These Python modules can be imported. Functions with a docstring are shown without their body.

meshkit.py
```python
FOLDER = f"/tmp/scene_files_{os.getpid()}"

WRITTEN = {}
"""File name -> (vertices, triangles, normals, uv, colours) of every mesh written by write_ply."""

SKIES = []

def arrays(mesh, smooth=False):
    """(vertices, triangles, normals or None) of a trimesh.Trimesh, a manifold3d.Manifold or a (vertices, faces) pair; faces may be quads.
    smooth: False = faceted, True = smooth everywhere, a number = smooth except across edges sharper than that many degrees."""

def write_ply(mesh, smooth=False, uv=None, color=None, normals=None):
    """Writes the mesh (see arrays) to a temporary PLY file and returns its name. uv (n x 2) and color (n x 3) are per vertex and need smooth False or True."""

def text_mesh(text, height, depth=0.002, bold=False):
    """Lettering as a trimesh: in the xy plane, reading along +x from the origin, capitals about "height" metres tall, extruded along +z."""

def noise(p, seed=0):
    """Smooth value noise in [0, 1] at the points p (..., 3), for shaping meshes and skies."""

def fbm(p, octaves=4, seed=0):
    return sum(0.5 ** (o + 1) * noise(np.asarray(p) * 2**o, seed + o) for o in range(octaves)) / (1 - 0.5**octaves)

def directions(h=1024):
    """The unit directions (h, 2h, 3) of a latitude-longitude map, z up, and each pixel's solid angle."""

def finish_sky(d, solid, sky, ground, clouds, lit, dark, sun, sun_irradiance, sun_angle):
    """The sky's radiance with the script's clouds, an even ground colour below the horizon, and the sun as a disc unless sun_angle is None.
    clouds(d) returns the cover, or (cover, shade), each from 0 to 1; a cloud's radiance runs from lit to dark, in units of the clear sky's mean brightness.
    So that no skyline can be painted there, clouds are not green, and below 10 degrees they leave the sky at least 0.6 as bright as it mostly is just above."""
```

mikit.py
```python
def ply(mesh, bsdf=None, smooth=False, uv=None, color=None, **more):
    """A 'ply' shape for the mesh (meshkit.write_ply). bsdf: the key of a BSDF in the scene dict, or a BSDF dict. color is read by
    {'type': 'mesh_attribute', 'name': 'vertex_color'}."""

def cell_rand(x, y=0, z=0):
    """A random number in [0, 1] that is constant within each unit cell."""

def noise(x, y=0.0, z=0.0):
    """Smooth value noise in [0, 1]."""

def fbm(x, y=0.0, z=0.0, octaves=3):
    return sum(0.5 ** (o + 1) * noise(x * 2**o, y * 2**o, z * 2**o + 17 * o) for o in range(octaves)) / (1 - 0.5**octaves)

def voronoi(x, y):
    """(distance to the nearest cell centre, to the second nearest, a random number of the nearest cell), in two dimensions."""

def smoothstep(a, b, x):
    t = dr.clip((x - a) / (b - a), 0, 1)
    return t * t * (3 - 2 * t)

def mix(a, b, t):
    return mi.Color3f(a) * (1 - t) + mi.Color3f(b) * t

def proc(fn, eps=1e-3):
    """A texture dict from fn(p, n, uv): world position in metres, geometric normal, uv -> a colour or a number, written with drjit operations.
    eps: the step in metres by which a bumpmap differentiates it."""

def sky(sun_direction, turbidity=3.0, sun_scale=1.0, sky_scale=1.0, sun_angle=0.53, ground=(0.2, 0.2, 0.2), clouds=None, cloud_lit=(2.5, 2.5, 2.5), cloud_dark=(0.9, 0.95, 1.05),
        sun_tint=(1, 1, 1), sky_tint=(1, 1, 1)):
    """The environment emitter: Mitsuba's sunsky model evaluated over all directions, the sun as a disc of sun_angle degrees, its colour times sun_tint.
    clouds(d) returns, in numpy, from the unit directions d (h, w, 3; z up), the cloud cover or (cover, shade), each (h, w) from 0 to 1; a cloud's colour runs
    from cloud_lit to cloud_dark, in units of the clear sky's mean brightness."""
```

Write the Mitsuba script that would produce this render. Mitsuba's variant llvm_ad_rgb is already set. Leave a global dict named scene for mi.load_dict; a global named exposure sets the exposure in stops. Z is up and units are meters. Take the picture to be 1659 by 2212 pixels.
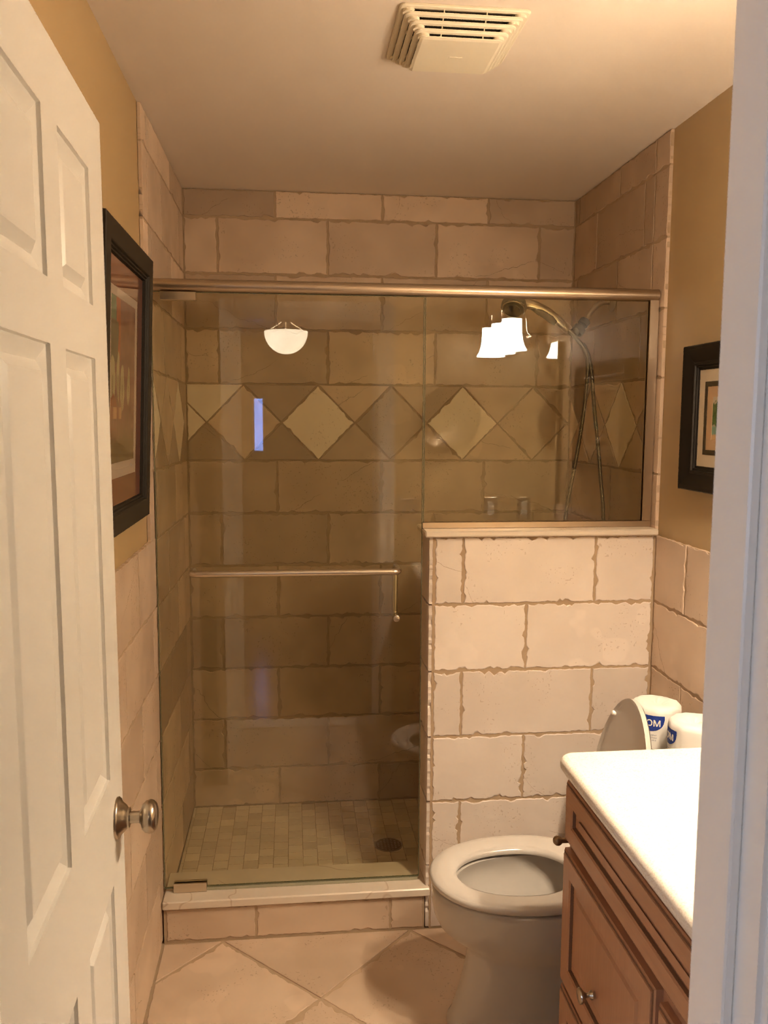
import math, random
import numpy as np
import trimesh
import drjit as dr
import mitsuba as mi
import mapbox_earcut as earcut
from shapely.geometry import Polygon, box as sbox
from shapely import affinity
import mikit, meshkit
from mikit import fbm, noise, mix, smoothstep, cell_rand, voronoi

T = mi.ScalarTransform4f
scene, labels = {}, {}

# ---------------------------------------------------------------- camera, light levels, exposure
exposure = 1.17
FX = 1840.0
EYE = np.array([0.39827, -3.32543, 1.58695])
FWD = np.array([0.107058, 0.988153, -0.109964])
UP = np.array([0.006495, 0.109902, 0.993921])
scene['camera'] = {
    'type': 'thinlens', 'fov': math.degrees(2 * math.atan(829.5 / FX)), 'fov_axis': 'x',
    'to_world': T().look_at(origin=EYE.tolist(), target=(EYE + FWD).tolist(), up=UP.tolist()),
    'aperture_radius': 0.0011, 'focus_distance': 2.6, 'near_clip': 0.01, 'far_clip': 100.0,
}
SHADE_RAD = (34.5, 27.0, 18.8)        # frosted vanity shades
BULB_RAD = (760.0, 595.0, 414.0)       # bulbs inside them
BOWL_RAD = (5.0, 4.1, 2.8)          # ceiling bowl lamp in the hall
DAY_RAD = (2.5, 3.1, 4.2)          # daylit windows of the hall
SLIM_RAD = (0.7, 1.35, 3.6)

# ---------------------------------------------------------------- main dimensions (metres)
W, H = 1.503, 2.430          # room width between tile faces, ceiling height
YC = -0.849                  # front face of pony wall and kerb
YF = -2.540                  # inner face of the door wall
YH = -2.660                  # hall face of the door wall
GY = -0.800                  # shower glass
P = 0.2057                   # tile course
ZS = [2.3288, 2.1231, 1.9174, 1.7117, 1.4207, 1.2150, 1.0093, 0.8036, 0.5979, 0.3922, 0.1865]
ZP = 0.030                   # shower floor
DX0, DX1, DZ = 0.120, 0.805, 2.062   # door opening


# ---------------------------------------------------------------- materials
def rgb(*c):
    return {'type': 'rgb', 'value': list(c)}


def principled(color, rough=0.5, **k):
    d = {'type': 'principled', 'base_color': color if isinstance(color, dict) else rgb(*color), 'roughness': rough}
    d.update(k)
    return {'type': 'twosided', 'bsdf': d}


def crack_line(uv, cu, cv, t2):
    """a thin meandering crack across some of the tiles, at an angle of its own"""
    x, y = uv.x - cu * 10.0 - 0.5, uv.y - cv * 10.0 - 0.5
    th = (cell_rand(cu, cv, 21) - 0.5) * 2.4
    u, v = x * dr.cos(th) + y * dr.sin(th), y * dr.cos(th) - x * dr.sin(th)
    c = (cell_rand(cu, cv, 22) - 0.3) * 0.22
    off = 0.050 * (fbm(u * 7.0, t2 * 60.0, 0.0, 3) - 0.5) + 0.010 * (noise(u * 60.0, t2 * 60.0) - 0.5)
    w = 0.0004 + 0.0010 * noise(u * 18.0, t2 * 30.0, 4.0)
    return smoothstep(1.0, 0.4, dr.abs(v - c - off) / w) * smoothstep(0.42, 0.56, noise(u * 9.0, t2 * 50.0, 7.0)) * dr.select(t2 > 0.4, 1.0, 0.0)


def stone_color(a, b, dark, crack=1.0, var=0.16):
    def fn(p, n, uv):
        cu, cv = dr.floor(uv.x / 10.0), dr.floor(uv.y / 10.0)
        t, t2 = cell_rand(cu, cv, 5), cell_rand(cu, cv, 9)
        cloud = fbm(uv.x * 5.0, uv.y * 5.0, t * 30, 3)
        col = mix(a, b, smoothstep(0.32, 0.72, cloud * 0.75 + t * 0.25))
        blot = smoothstep(0.60, 0.66, fbm(uv.x * 9.0 + 3.0, uv.y * 9.0, t2 * 40, 3))
        col = col * (1.0 + 0.12 * blot * (t2 - 0.4))
        col = col * (1.0 + var * (t - 0.5))
        line = crack_line(uv, cu, cv, t2) * crack
        pit = smoothstep(0.84, 0.90, noise(uv.x * 210.0, uv.y * 210.0)) * smoothstep(0.58, 0.70, noise(uv.x * 12.0, uv.y * 12.0, 3.0))
        return mix(col, mi.Color3f(dark), dr.clip(0.65 * line + 0.35 * pit, 0, 1))
    return fn


def stone_bump(p, n, uv):
    cu, cv = dr.floor(uv.x / 10.0), dr.floor(uv.y / 10.0)
    line = crack_line(uv, cu, cv, cell_rand(cu, cv, 9))
    return fbm(uv.x * 22.0, uv.y * 22.0, 0.0, 3) * 0.0014 + noise(uv.x * 150.0, uv.y * 150.0) * 0.0004 - 0.0004 * line


def bumped(b, fn, scale=1.0, eps=1e-3):
    return {'type': 'twosided', 'bsdf': {'type': 'bumpmap', 'arbitrary': mikit.proc(fn, eps=eps), 'scale': scale, 'bsdf': b}}


def grout_color(p, n, uv):
    k = fbm(p.x * 30.0, p.y * 30.0, p.z * 30.0, 3)
    return mix((0.33, 0.24, 0.16), (0.43, 0.325, 0.225), k)


scene['mat_stone'] = bumped({'type': 'principled', 'base_color': mikit.proc(stone_color((0.435, 0.328, 0.240), (0.55, 0.428, 0.322), (0.19, 0.12, 0.075), var=0.38)), 'roughness': 0.48, 'specular': 0.4}, stone_bump)
scene['mat_stone_pale'] = bumped({'type': 'principled', 'base_color': mikit.proc(stone_color((0.60, 0.525, 0.47), (0.67, 0.595, 0.535), (0.28, 0.19, 0.12))), 'roughness': 0.46, 'specular': 0.4}, stone_bump)
scene['mat_stone_light'] = bumped({'type': 'principled', 'base_color': mikit.proc(stone_color((0.78, 0.67, 0.54), (0.83, 0.73, 0.60), (0.38, 0.28, 0.18))), 'roughness': 0.45, 'specular': 0.4}, stone_bump)
scene['mat_grout'] = principled(mikit.proc(grout_color), 0.85, specular=0.2)


def mosaic_color(p, n, uv):
    t = cell_rand(dr.floor(uv.x / 10.0), dr.floor(uv.y / 10.0), 4)
    k = fbm(uv.x * 25.0, uv.y * 25.0, t * 30, 3)
    return mix((0.48, 0.40, 0.30), (0.70, 0.61, 0.48), dr.clip(0.75 * t + 0.35 * k - 0.05, 0, 1))


scene['mat_mosaic'] = principled(mikit.proc(mosaic_color), 0.4, specular=0.45)


def marble_color(p, n, uv):
    k = fbm(p.x * 9.0, p.y * 9.0, p.z * 9.0, 3)
    v = smoothstep(0.018, 0.0, dr.abs(fbm(p.x * 7.0 + 7.0, p.y * 9.0 + p.x * 2.0, p.z * 9.0, 3) - 0.5)) * smoothstep(0.42, 0.6, noise(p.x * 6.0, p.y * 6.0, 2.0))
    return mix(mix((0.58, 0.50, 0.41), (0.64, 0.57, 0.48), k), mi.Color3f(0.40, 0.29, 0.20), 0.6 * v)


scene['mat_marble'] = principled(mikit.proc(marble_color), 0.28, specular=0.5)


def wall_bump(p, n, uv):
    return fbm(p.x * 90.0, p.y * 90.0, p.z * 90.0, 2) * 0.00035


scene['mat_wall_paint'] = principled((0.385, 0.275, 0.142), 0.42, specular=0.35)
scene['mat_ceiling'] = principled((0.625, 0.555, 0.485), 0.8, specular=0.2)
scene['mat_trim_paint'] = principled((0.76, 0.735, 0.69), 0.32, specular=0.45)
scene['mat_door_paint'] = principled((0.565, 0.55, 0.515), 0.36, specular=0.45)
scene['mat_porcelain'] = principled((0.44, 0.41, 0.375), 0.07, specular=0.55)
scene['mat_seat'] = principled((0.46, 0.43, 0.395), 0.16, specular=0.5)
scene['mat_nickel'] = principled((0.64, 0.56, 0.46), 0.26, metallic=1.0)
scene['mat_nickel_satin'] = principled((0.50, 0.41, 0.32), 0.30, metallic=1.0)
scene['mat_chrome'] = principled((0.72, 0.68, 0.62), 0.10, metallic=1.0)
scene['mat_pewter'] = principled((0.42, 0.36, 0.29), 0.24, metallic=1.0)
scene['mat_hose'] = principled((0.30, 0.26, 0.20), 0.24, metallic=1.0)
scene['mat_bronze'] = principled((0.22, 0.15, 0.09), 0.30, metallic=0.85)
scene['mat_dark_plastic'] = principled((0.045, 0.042, 0.038), 0.35)
scene['mat_grey_plastic'] = principled((0.16, 0.155, 0.145), 0.32)
scene['mat_black'] = principled((0.012, 0.010, 0.008), 0.6)
scene['mat_black_frame'] = principled((0.009, 0.007, 0.005), 0.5, specular=0.15)
scene['mat_charcoal_frame'] = principled((0.017, 0.013, 0.009), 0.55, specular=0.15)
scene['mat_vent_plastic'] = principled((0.66, 0.60, 0.48), 0.45, specular=0.35)
scene['mat_white_plastic'] = principled((0.85, 0.82, 0.76), 0.35)
scene['mat_paper'] = principled((0.60, 0.585, 0.555), 0.55, specular=0.3)
scene['mat_blue_print'] = principled((0.012, 0.030, 0.19), 0.5, specular=0.3)
scene['mat_grey_print'] = principled((0.30, 0.30, 0.33), 0.6)
scene['mat_water'] = {'type': 'dielectric', 'int_ior': 1.33, 'ext_ior': 1.0}
scene['mat_mirror'] = {'type': 'conductor', 'material': 'none', 'specular_reflectance': rgb(0.86, 0.88, 0.85)}
scene['mat_glass'] = {'type': 'thindielectric', 'int_ior': 1.5, 'ext_ior': 1.0, 'specular_transmittance': rgb(0.775, 0.77, 0.645)}
scene['mat_picture_glass'] = {'type': 'thindielectric', 'int_ior': 1.5, 'ext_ior': 1.0}
scene['mat_glass_edge'] = principled((0.10, 0.10, 0.060), 0.12, specular=0.6)
scene['mat_seal'] = principled((0.30, 0.29, 0.21), 0.3)
scene['mat_lamp_shade'] = principled((0.80, 0.78, 0.72), 0.4)


def counter_color(p, n, uv):
    s = smoothstep(0.55, 0.72, noise(p.x * 420.0, p.y * 420.0, p.z * 420.0))
    k = fbm(p.x * 14.0, p.y * 14.0, p.z * 14.0, 3)
    return mix(mix((0.64, 0.59, 0.51), (0.68, 0.635, 0.56), k), mi.Color3f(0.52, 0.43, 0.33), 0.45 * s)


scene['mat_counter'] = principled(mikit.proc(counter_color), 0.22, specular=0.5)


def wood_color(p, n, uv):
    # uv.x runs along the grain
    w = fbm(uv.x * 3.0, uv.y * 45.0, 0.0, 3)
    f = noise(uv.x * 30.0, uv.y * 420.0)
    b = fbm(uv.x * 2.0 + 9.0, uv.y * 6.0, 1.0, 2)
    c = mix((0.285, 0.140, 0.075), (0.345, 0.182, 0.102), 0.5 * w + 0.5 * b)
    return c * (0.94 + 0.09 * f)


scene['mat_wood'] = principled(mikit.proc(wood_color), 0.36, specular=0.45)
scene['mat_wood_glaze'] = principled((0.085, 0.036, 0.018), 0.45)
scene['mat_cabinet_inside'] = principled((0.14, 0.075, 0.042), 0.7)


def plank_color(p, n, uv):
    i = dr.floor(p.x / 0.085)
    t = cell_rand(i, dr.floor(p.y / 1.2 + cell_rand(i, 3) * 3.0), 2)
    g = fbm(p.x * 40.0, p.y * 2.5, t * 30, 3)
    return mix((0.22, 0.11, 0.05), (0.36, 0.20, 0.095), 0.6 * g + 0.4 * t)


scene['mat_plank'] = principled(mikit.proc(plank_color), 0.16, specular=0.5)


def tree_art(p, n, uv):
    x, y = uv.x, uv.y          # 0..1, y up; x runs from the left edge of the print
    k = fbm(x * 5.0, y * 9.0, 0.0, 3)
    col = mix((0.20, 0.085, 0.065), (0.33, 0.17, 0.12), k)
    col = mix(col, mi.Color3f(0.16, 0.11, 0.045), smoothstep(0.30, 0.10, y + 0.15 * (k - 0.5)))
    w = 0.03 * (noise(y * 9.0, 3.0) - 0.5)
    col = mix(col, mi.Color3f(0.46, 0.15, 0.065), smoothstep(0.22, 0.23, x + w) * smoothstep(0.38, 0.37, x + w) * smoothstep(0.60, 0.66, y))
    col = mix(col, mi.Color3f(0.17, 0.27, 0.16), smoothstep(0.21, 0.20, x + w) * smoothstep(0.84, 0.86, y))
    col = mix(col, mi.Color3f(0.13, 0.12, 0.075), smoothstep(0.29, 0.27, x + 2 * w) * smoothstep(0.86, 0.84, y) * smoothstep(0.58, 0.63, y))
    for cx, cy, rx, ry in ((0.10, 0.52, 0.10, 0.14), (0.30, 0.52, 0.06, 0.15), (0.47, 0.47, 0.085, 0.15), (0.72, 0.47, 0.06, 0.12)):
        d = dr.square((x - cx) / rx) + dr.square((y - cy) / ry) + 0.9 * (noise(x * 22.0, y * 14.0) - 0.5)
        col = mix(col, mi.Color3f(0.50, 0.44, 0.24), smoothstep(1.05, 0.85, d))
        col = mix(col, mi.Color3f(0.20, 0.12, 0.06), smoothstep(0.012, 0.006, dr.abs(x - cx)) * smoothstep(cy + 0.02, cy, y) * smoothstep(0.14, 0.18, y))
    roof = smoothstep(0.0, 0.01, 0.43 - y - 0.45 * dr.maximum(x - 0.12, 0.12 - x)) * smoothstep(0.34, 0.35, y) * smoothstep(0.5, 0.49, x)
    col = mix(col, mi.Color3f(0.30, 0.09, 0.04), roof)
    hs = smoothstep(0.27, 0.275, y) * smoothstep(0.345, 0.34, y) * smoothstep(0.45, 0.44, x)
    col = mix(col, mix((0.55, 0.33, 0.17), (0.30, 0.12, 0.07), smoothstep(0.4, 0.6, noise(x * 14.0, 1.0))), hs)
    return col * 0.55


def beach_art(p, n, uv):
    x, y = uv.x, uv.y
    k = fbm(x * 8.0, y * 8.0, 0.0, 3)
    col = mix((0.50, 0.47, 0.38), (0.62, 0.52, 0.36), k)                      # pale sky
    col = mix(col, mi.Color3f(0.20, 0.36, 0.27), smoothstep(0.36, 0.30, y + 0.05 * (k - 0.5)))   # sea
    col = mix(col, mi.Color3f(0.66, 0.44, 0.22), smoothstep(0.17, 0.12, y + 0.05 * (k - 0.5)))
    col = mix(col, mi.Color3f(0.62, 0.25, 0.06), smoothstep(0.10, 0.06, y - 0.10 * x + 0.03) * smoothstep(0.15, 0.3, x))
    d = dr.square((x - 0.42) / 0.52) + dr.square((y - 0.86 + 0.55 * dr.abs(x - 0.50)) / 0.34)
    d2 = dr.square((x - 0.12) / 0.20) + dr.square((y - 0.52) / 0.20)
    leaf = fbm(x * 18.0, y * 18.0, 5.0, 3)
    tree = smoothstep(1.05, 0.8, d + 1.3 * (leaf - 0.5)) + smoothstep(1.05, 0.8, d2 + 1.3 * (leaf - 0.5))
    col = mix(col, mix((0.025, 0.075, 0.02), (0.10, 0.19, 0.05), leaf), dr.clip(tree, 0, 1))
    tr = smoothstep(0.030, 0.016, dr.abs(x - 0.55 - 0.22 * (y - 0.3))) * smoothstep(0.28, 0.30, y) * smoothstep(0.7, 0.65, y)
    return mix(col, mi.Color3f(0.10, 0.05, 0.03), tr)


scene['mat_tree_art'] = principled(mikit.proc(tree_art), 0.6, specular=0.2)
scene['mat_beach_art'] = principled(mikit.proc(beach_art), 0.6, specular=0.2)
scene['mat_terracotta_mat'] = principled((0.115, 0.040, 0.022), 0.8, specular=0.2)
scene['mat_print_border'] = principled((0.40, 0.33, 0.27), 0.7, specular=0.2)
scene['mat_cream_mat'] = principled((0.66, 0.57, 0.42), 0.8, specular=0.2)
scene['mat_tan_mat'] = principled((0.56, 0.38, 0.22), 0.8, specular=0.2)


def fan_color(p, n, uv):
    a = dr.square(dr.sin(uv.x * 260.0)) * dr.square(dr.sin(uv.y * 260.0))
    return mix((0.025, 0.016, 0.009), (0.16, 0.11, 0.065), a)


scene['mat_fan'] = principled(mikit.proc(fan_color), 0.25, metallic=0.6)


# ---------------------------------------------------------------- shape helpers
def add(key, mesh, bsdf, smooth=False, **more):
    assert key not in scene, key
    scene[key] = mikit.ply(mesh, bsdf, smooth=smooth, **more)
    return key


def num(key):
    """the key itself, or with _001, _002 ... when taken (by an entry or by a thing's parts)"""
    k, i = key, 0
    while k in scene or any(s.startswith(k + '__') for s in scene):
        i += 1
        k = f'{key}_{i:03d}'
    return k


_count = {}


def nxt(key):
    i = _count.get(key, 0)
    _count[key] = i + 1
    return key if i == 0 else f'{key}_{i:03d}'


def say(key, label, cat=None, group=None, kind=None):
    d = {'label': label}
    if cat: d['category'] = cat
    if group: d['group'] = group
    if kind: d['kind'] = kind
    labels[key] = d


def cat(*ms):
    return trimesh.util.concatenate([m for m in ms if m is not None])


def bx(x0, x1, y0, y1, z0, z1, b=0.0):
    x0, x1 = min(x0, x1), max(x0, x1); y0, y1 = min(y0, y1), max(y0, y1); z0, z1 = min(z0, z1), max(z0, z1)
    if b <= 0:
        m = trimesh.creation.box((x1 - x0, y1 - y0, z1 - z0))
        m.apply_translation(((x0 + x1) / 2, (y0 + y1) / 2, (z0 + z1) / 2))
        return m
    pts = []
    for sx in (0, 1):
        for sy in (0, 1):
            for sz in (0, 1):
                x, y, z = (x0, x1)[sx], (y0, y1)[sy], (z0, z1)[sz]
                ix, iy, iz = (b, -b)[sx], (b, -b)[sy], (b, -b)[sz]
                for kx, ky, kz in ((1, 1, 0), (1, 0, 1), (0, 1, 1)):
                    pts.append((x + ix * kx, y + iy * ky, z + iz * kz))
    return trimesh.convex.convex_hull(np.array(pts))


def grid_faces(n_rings, n, closed=True):
    i = np.arange(n_rings - 1)[:, None]; j = np.arange(n if closed else n - 1)[None, :]
    a = i * n + j; b = i * n + (j + 1) % n; c = (i + 1) * n + (j + 1) % n; d = (i + 1) * n + j
    return np.concatenate([np.stack([a, b, c], -1).reshape(-1, 3), np.stack([a, c, d], -1).reshape(-1, 3)])


def loft(rings, cap0=True, cap1=True):
    """rings: list of (n,3) closed loops; capped with fans"""
    rings = [np.asarray(r, float) for r in rings]
    n = len(rings[0])
    v = np.vstack(rings); f = [grid_faces(len(rings), n)]
    for cap, k in ((cap0, 0), (cap1, len(rings) - 1)):
        if cap:
            v = np.vstack([v, rings[k].mean(0)]); c = len(v) - 1
            j = np.arange(n); q = np.stack([np.full(n, c), k * n + j, k * n + (j + 1) % n], 1)
            f.append(q[:, ::-1] if k == 0 else q)
    m = trimesh.Trimesh(v, np.vstack(f), process=False)
    if m.volume < 0: m.invert()
    return m


def lathe(profile, n=32, axis='z'):
    pr = np.asarray(profile, float)
    a = np.arange(n) * 2 * np.pi / n
    rings = [np.stack([r * np.cos(a), r * np.sin(a), np.full(n, z)], 1) for r, z in pr]
    m = loft(rings, True, True)
    return m


def place(m, R=None, t=(0, 0, 0)):
    m = m.copy()
    if R is not None:
        M = np.eye(4); M[:3, :3] = R; m.apply_transform(M)
    m.apply_translation(t)
    return m


def frame_z(d):
    """rotation taking +z to d"""
    d = np.asarray(d, float) / np.linalg.norm(d)
    a = np.array([1.0, 0, 0]) if abs(d[0]) < 0.9 else np.array([0, 1.0, 0])
    x = a - d * (a @ d); x /= np.linalg.norm(x)
    return np.stack([x, np.cross(d, x), d], 1)


def spline(pts, n):
    from scipy.interpolate import CubicSpline
    pts = np.asarray(pts, float)
    t = np.r_[0, np.cumsum(np.linalg.norm(np.diff(pts, axis=0), axis=1))]
    return CubicSpline(t, pts)(np.linspace(0, t[-1], n))


def tube(path, r, n=16, caps=True):
    p = np.asarray(path, float); r = np.broadcast_to(r, (len(p),))
    t = np.gradient(p, axis=0); t /= np.linalg.norm(t, axis=1, keepdims=True)
    u = np.cross(t[0], [0, 0, 1.0] if abs(t[0, 2]) < 0.9 else [1.0, 0, 0]); u /= np.linalg.norm(u)
    a = np.arange(n) * 2 * np.pi / n; rings = []
    for k in range(len(p)):
        u = u - t[k] * (u @ t[k]); u /= np.linalg.norm(u); w = np.cross(t[k], u)
        rings.append(p[k] + r[k] * (np.cos(a)[:, None] * u + np.sin(a)[:, None] * w))
    return loft(rings, caps, caps)


def bend(pts, rad, n=8):
    """polyline with rounded corners"""
    pts = [np.asarray(p, float) for p in pts]; out = [pts[0]]
    for a, b, c in zip(pts, pts[1:], pts[2:]):
        u, w = (a - b) / np.linalg.norm(a - b), (c - b) / np.linalg.norm(c - b)
        h = np.arccos(np.clip(u @ w, -1, 1)) / 2; d = rad / np.tan(h)
        for s in np.linspace(0, 1, n):
            q0, q1 = b + u * d * (1 - s), b + w * d * s
            out.append(q0 * (1 - s) + q1 * s)
    out.append(pts[-1])
    o = [out[0]]
    for q in out[1:]:
        if np.linalg.norm(q - o[-1]) > 1e-4: o.append(q)
    return np.array(o)


def rrect(w, h, r, n=6):
    r = max(min(r, w / 2 - 1e-4, h / 2 - 1e-4), 1e-4); pts = []
    for cx, cy, a0 in ((w / 2 - r, h / 2 - r, 0), (-w / 2 + r, h / 2 - r, 90), (-w / 2 + r, -h / 2 + r, 180), (w / 2 - r, -h / 2 + r, 270)):
        for k in range(n + 1):
            a = math.radians(a0 + 90 * k / n); pts.append((cx + r * math.cos(a), cy + r * math.sin(a)))
    return np.array(pts)


def framed(O, U, V, N):
    O, U, V, N = (np.asarray(x, float) for x in (O, U, V, N))
    return lambda u, v, h: O + np.multiply.outer(u, U) + np.multiply.outer(v, V) + np.multiply.outer(h, N)


def nest(u0, u1, v0, v1, prof, fr, fill=True, back=False):
    """nested rectangles: prof = [(inset, height), ...] from the outside in, in the frame fr; a profile that may end in a filled field"""
    rings = []
    for ins, h in prof:
        u = np.array([u0 + ins, u1 - ins, u1 - ins, u0 + ins]); v = np.array([v0 + ins, v0 + ins, v1 - ins, v1 - ins])
        rings.append(fr(u, v, np.full(4, h)))
    v = np.vstack(rings); n = len(rings); f = [grid_faces(n, 4)]
    if fill: f.append(np.array([[0, 1, 2], [0, 2, 3]]) + 4 * (n - 1))
    if back: f.append(np.array([[0, 2, 1], [0, 3, 2]]))
    return trimesh.Trimesh(v, np.vstack(f), process=False)


def rect_holes(u0, u1, v0, v1, holes, fr, h):
    """flat face with rectangular holes"""
    poly = sbox(u0, v0, u1, v1)
    for a, b, c, d in holes: poly = poly.difference(sbox(a, c, b, d))
    return flat(poly, fr, h)


def flat(poly, fr, h):
    poly = poly if poly.geom_type == 'Polygon' else max(poly.geoms, key=lambda g: g.area)
    rings = [np.array(poly.exterior.coords)[:-1]] + [np.array(i.coords)[:-1] for i in poly.interiors]
    vv = np.vstack(rings)
    f = earcut.triangulate_float64(vv, np.cumsum([len(r) for r in rings]).astype(np.uint32)).reshape(-1, 3).astype(int)
    a = vv[f]; area = np.cross(a[:, 1] - a[:, 0], a[:, 2] - a[:, 0])
    f[area < 0] = f[area < 0][:, ::-1]
    return trimesh.Trimesh(fr(vv[:, 0], vv[:, 1], np.full(len(vv), h)), f, process=False)


# ---------------------------------------------------------------- rough-edged stone tiles
rng = np.random.default_rng(7)


def tone_cell(lo, hi):
    """a texture cell whose stone tone (0 dark .. 1 light) lies between lo and hi"""
    while True:
        i, j = int(rng.integers(1, 20)), int(rng.integers(1, 20))
        M = 0xFFFFFFFF
        h = ((i + 1000000) * 374761393 + (j + 1000000) * 668265263 + 1000005 * 2147483647) & M
        h = ((h ^ (h >> 13)) * 1274126177) & M
        if lo <= ((h ^ (h >> 16)) & 0xFFFFFF) / 16777215.0 <= hi: return np.array([10.0 * i, 10.0 * j])


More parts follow.
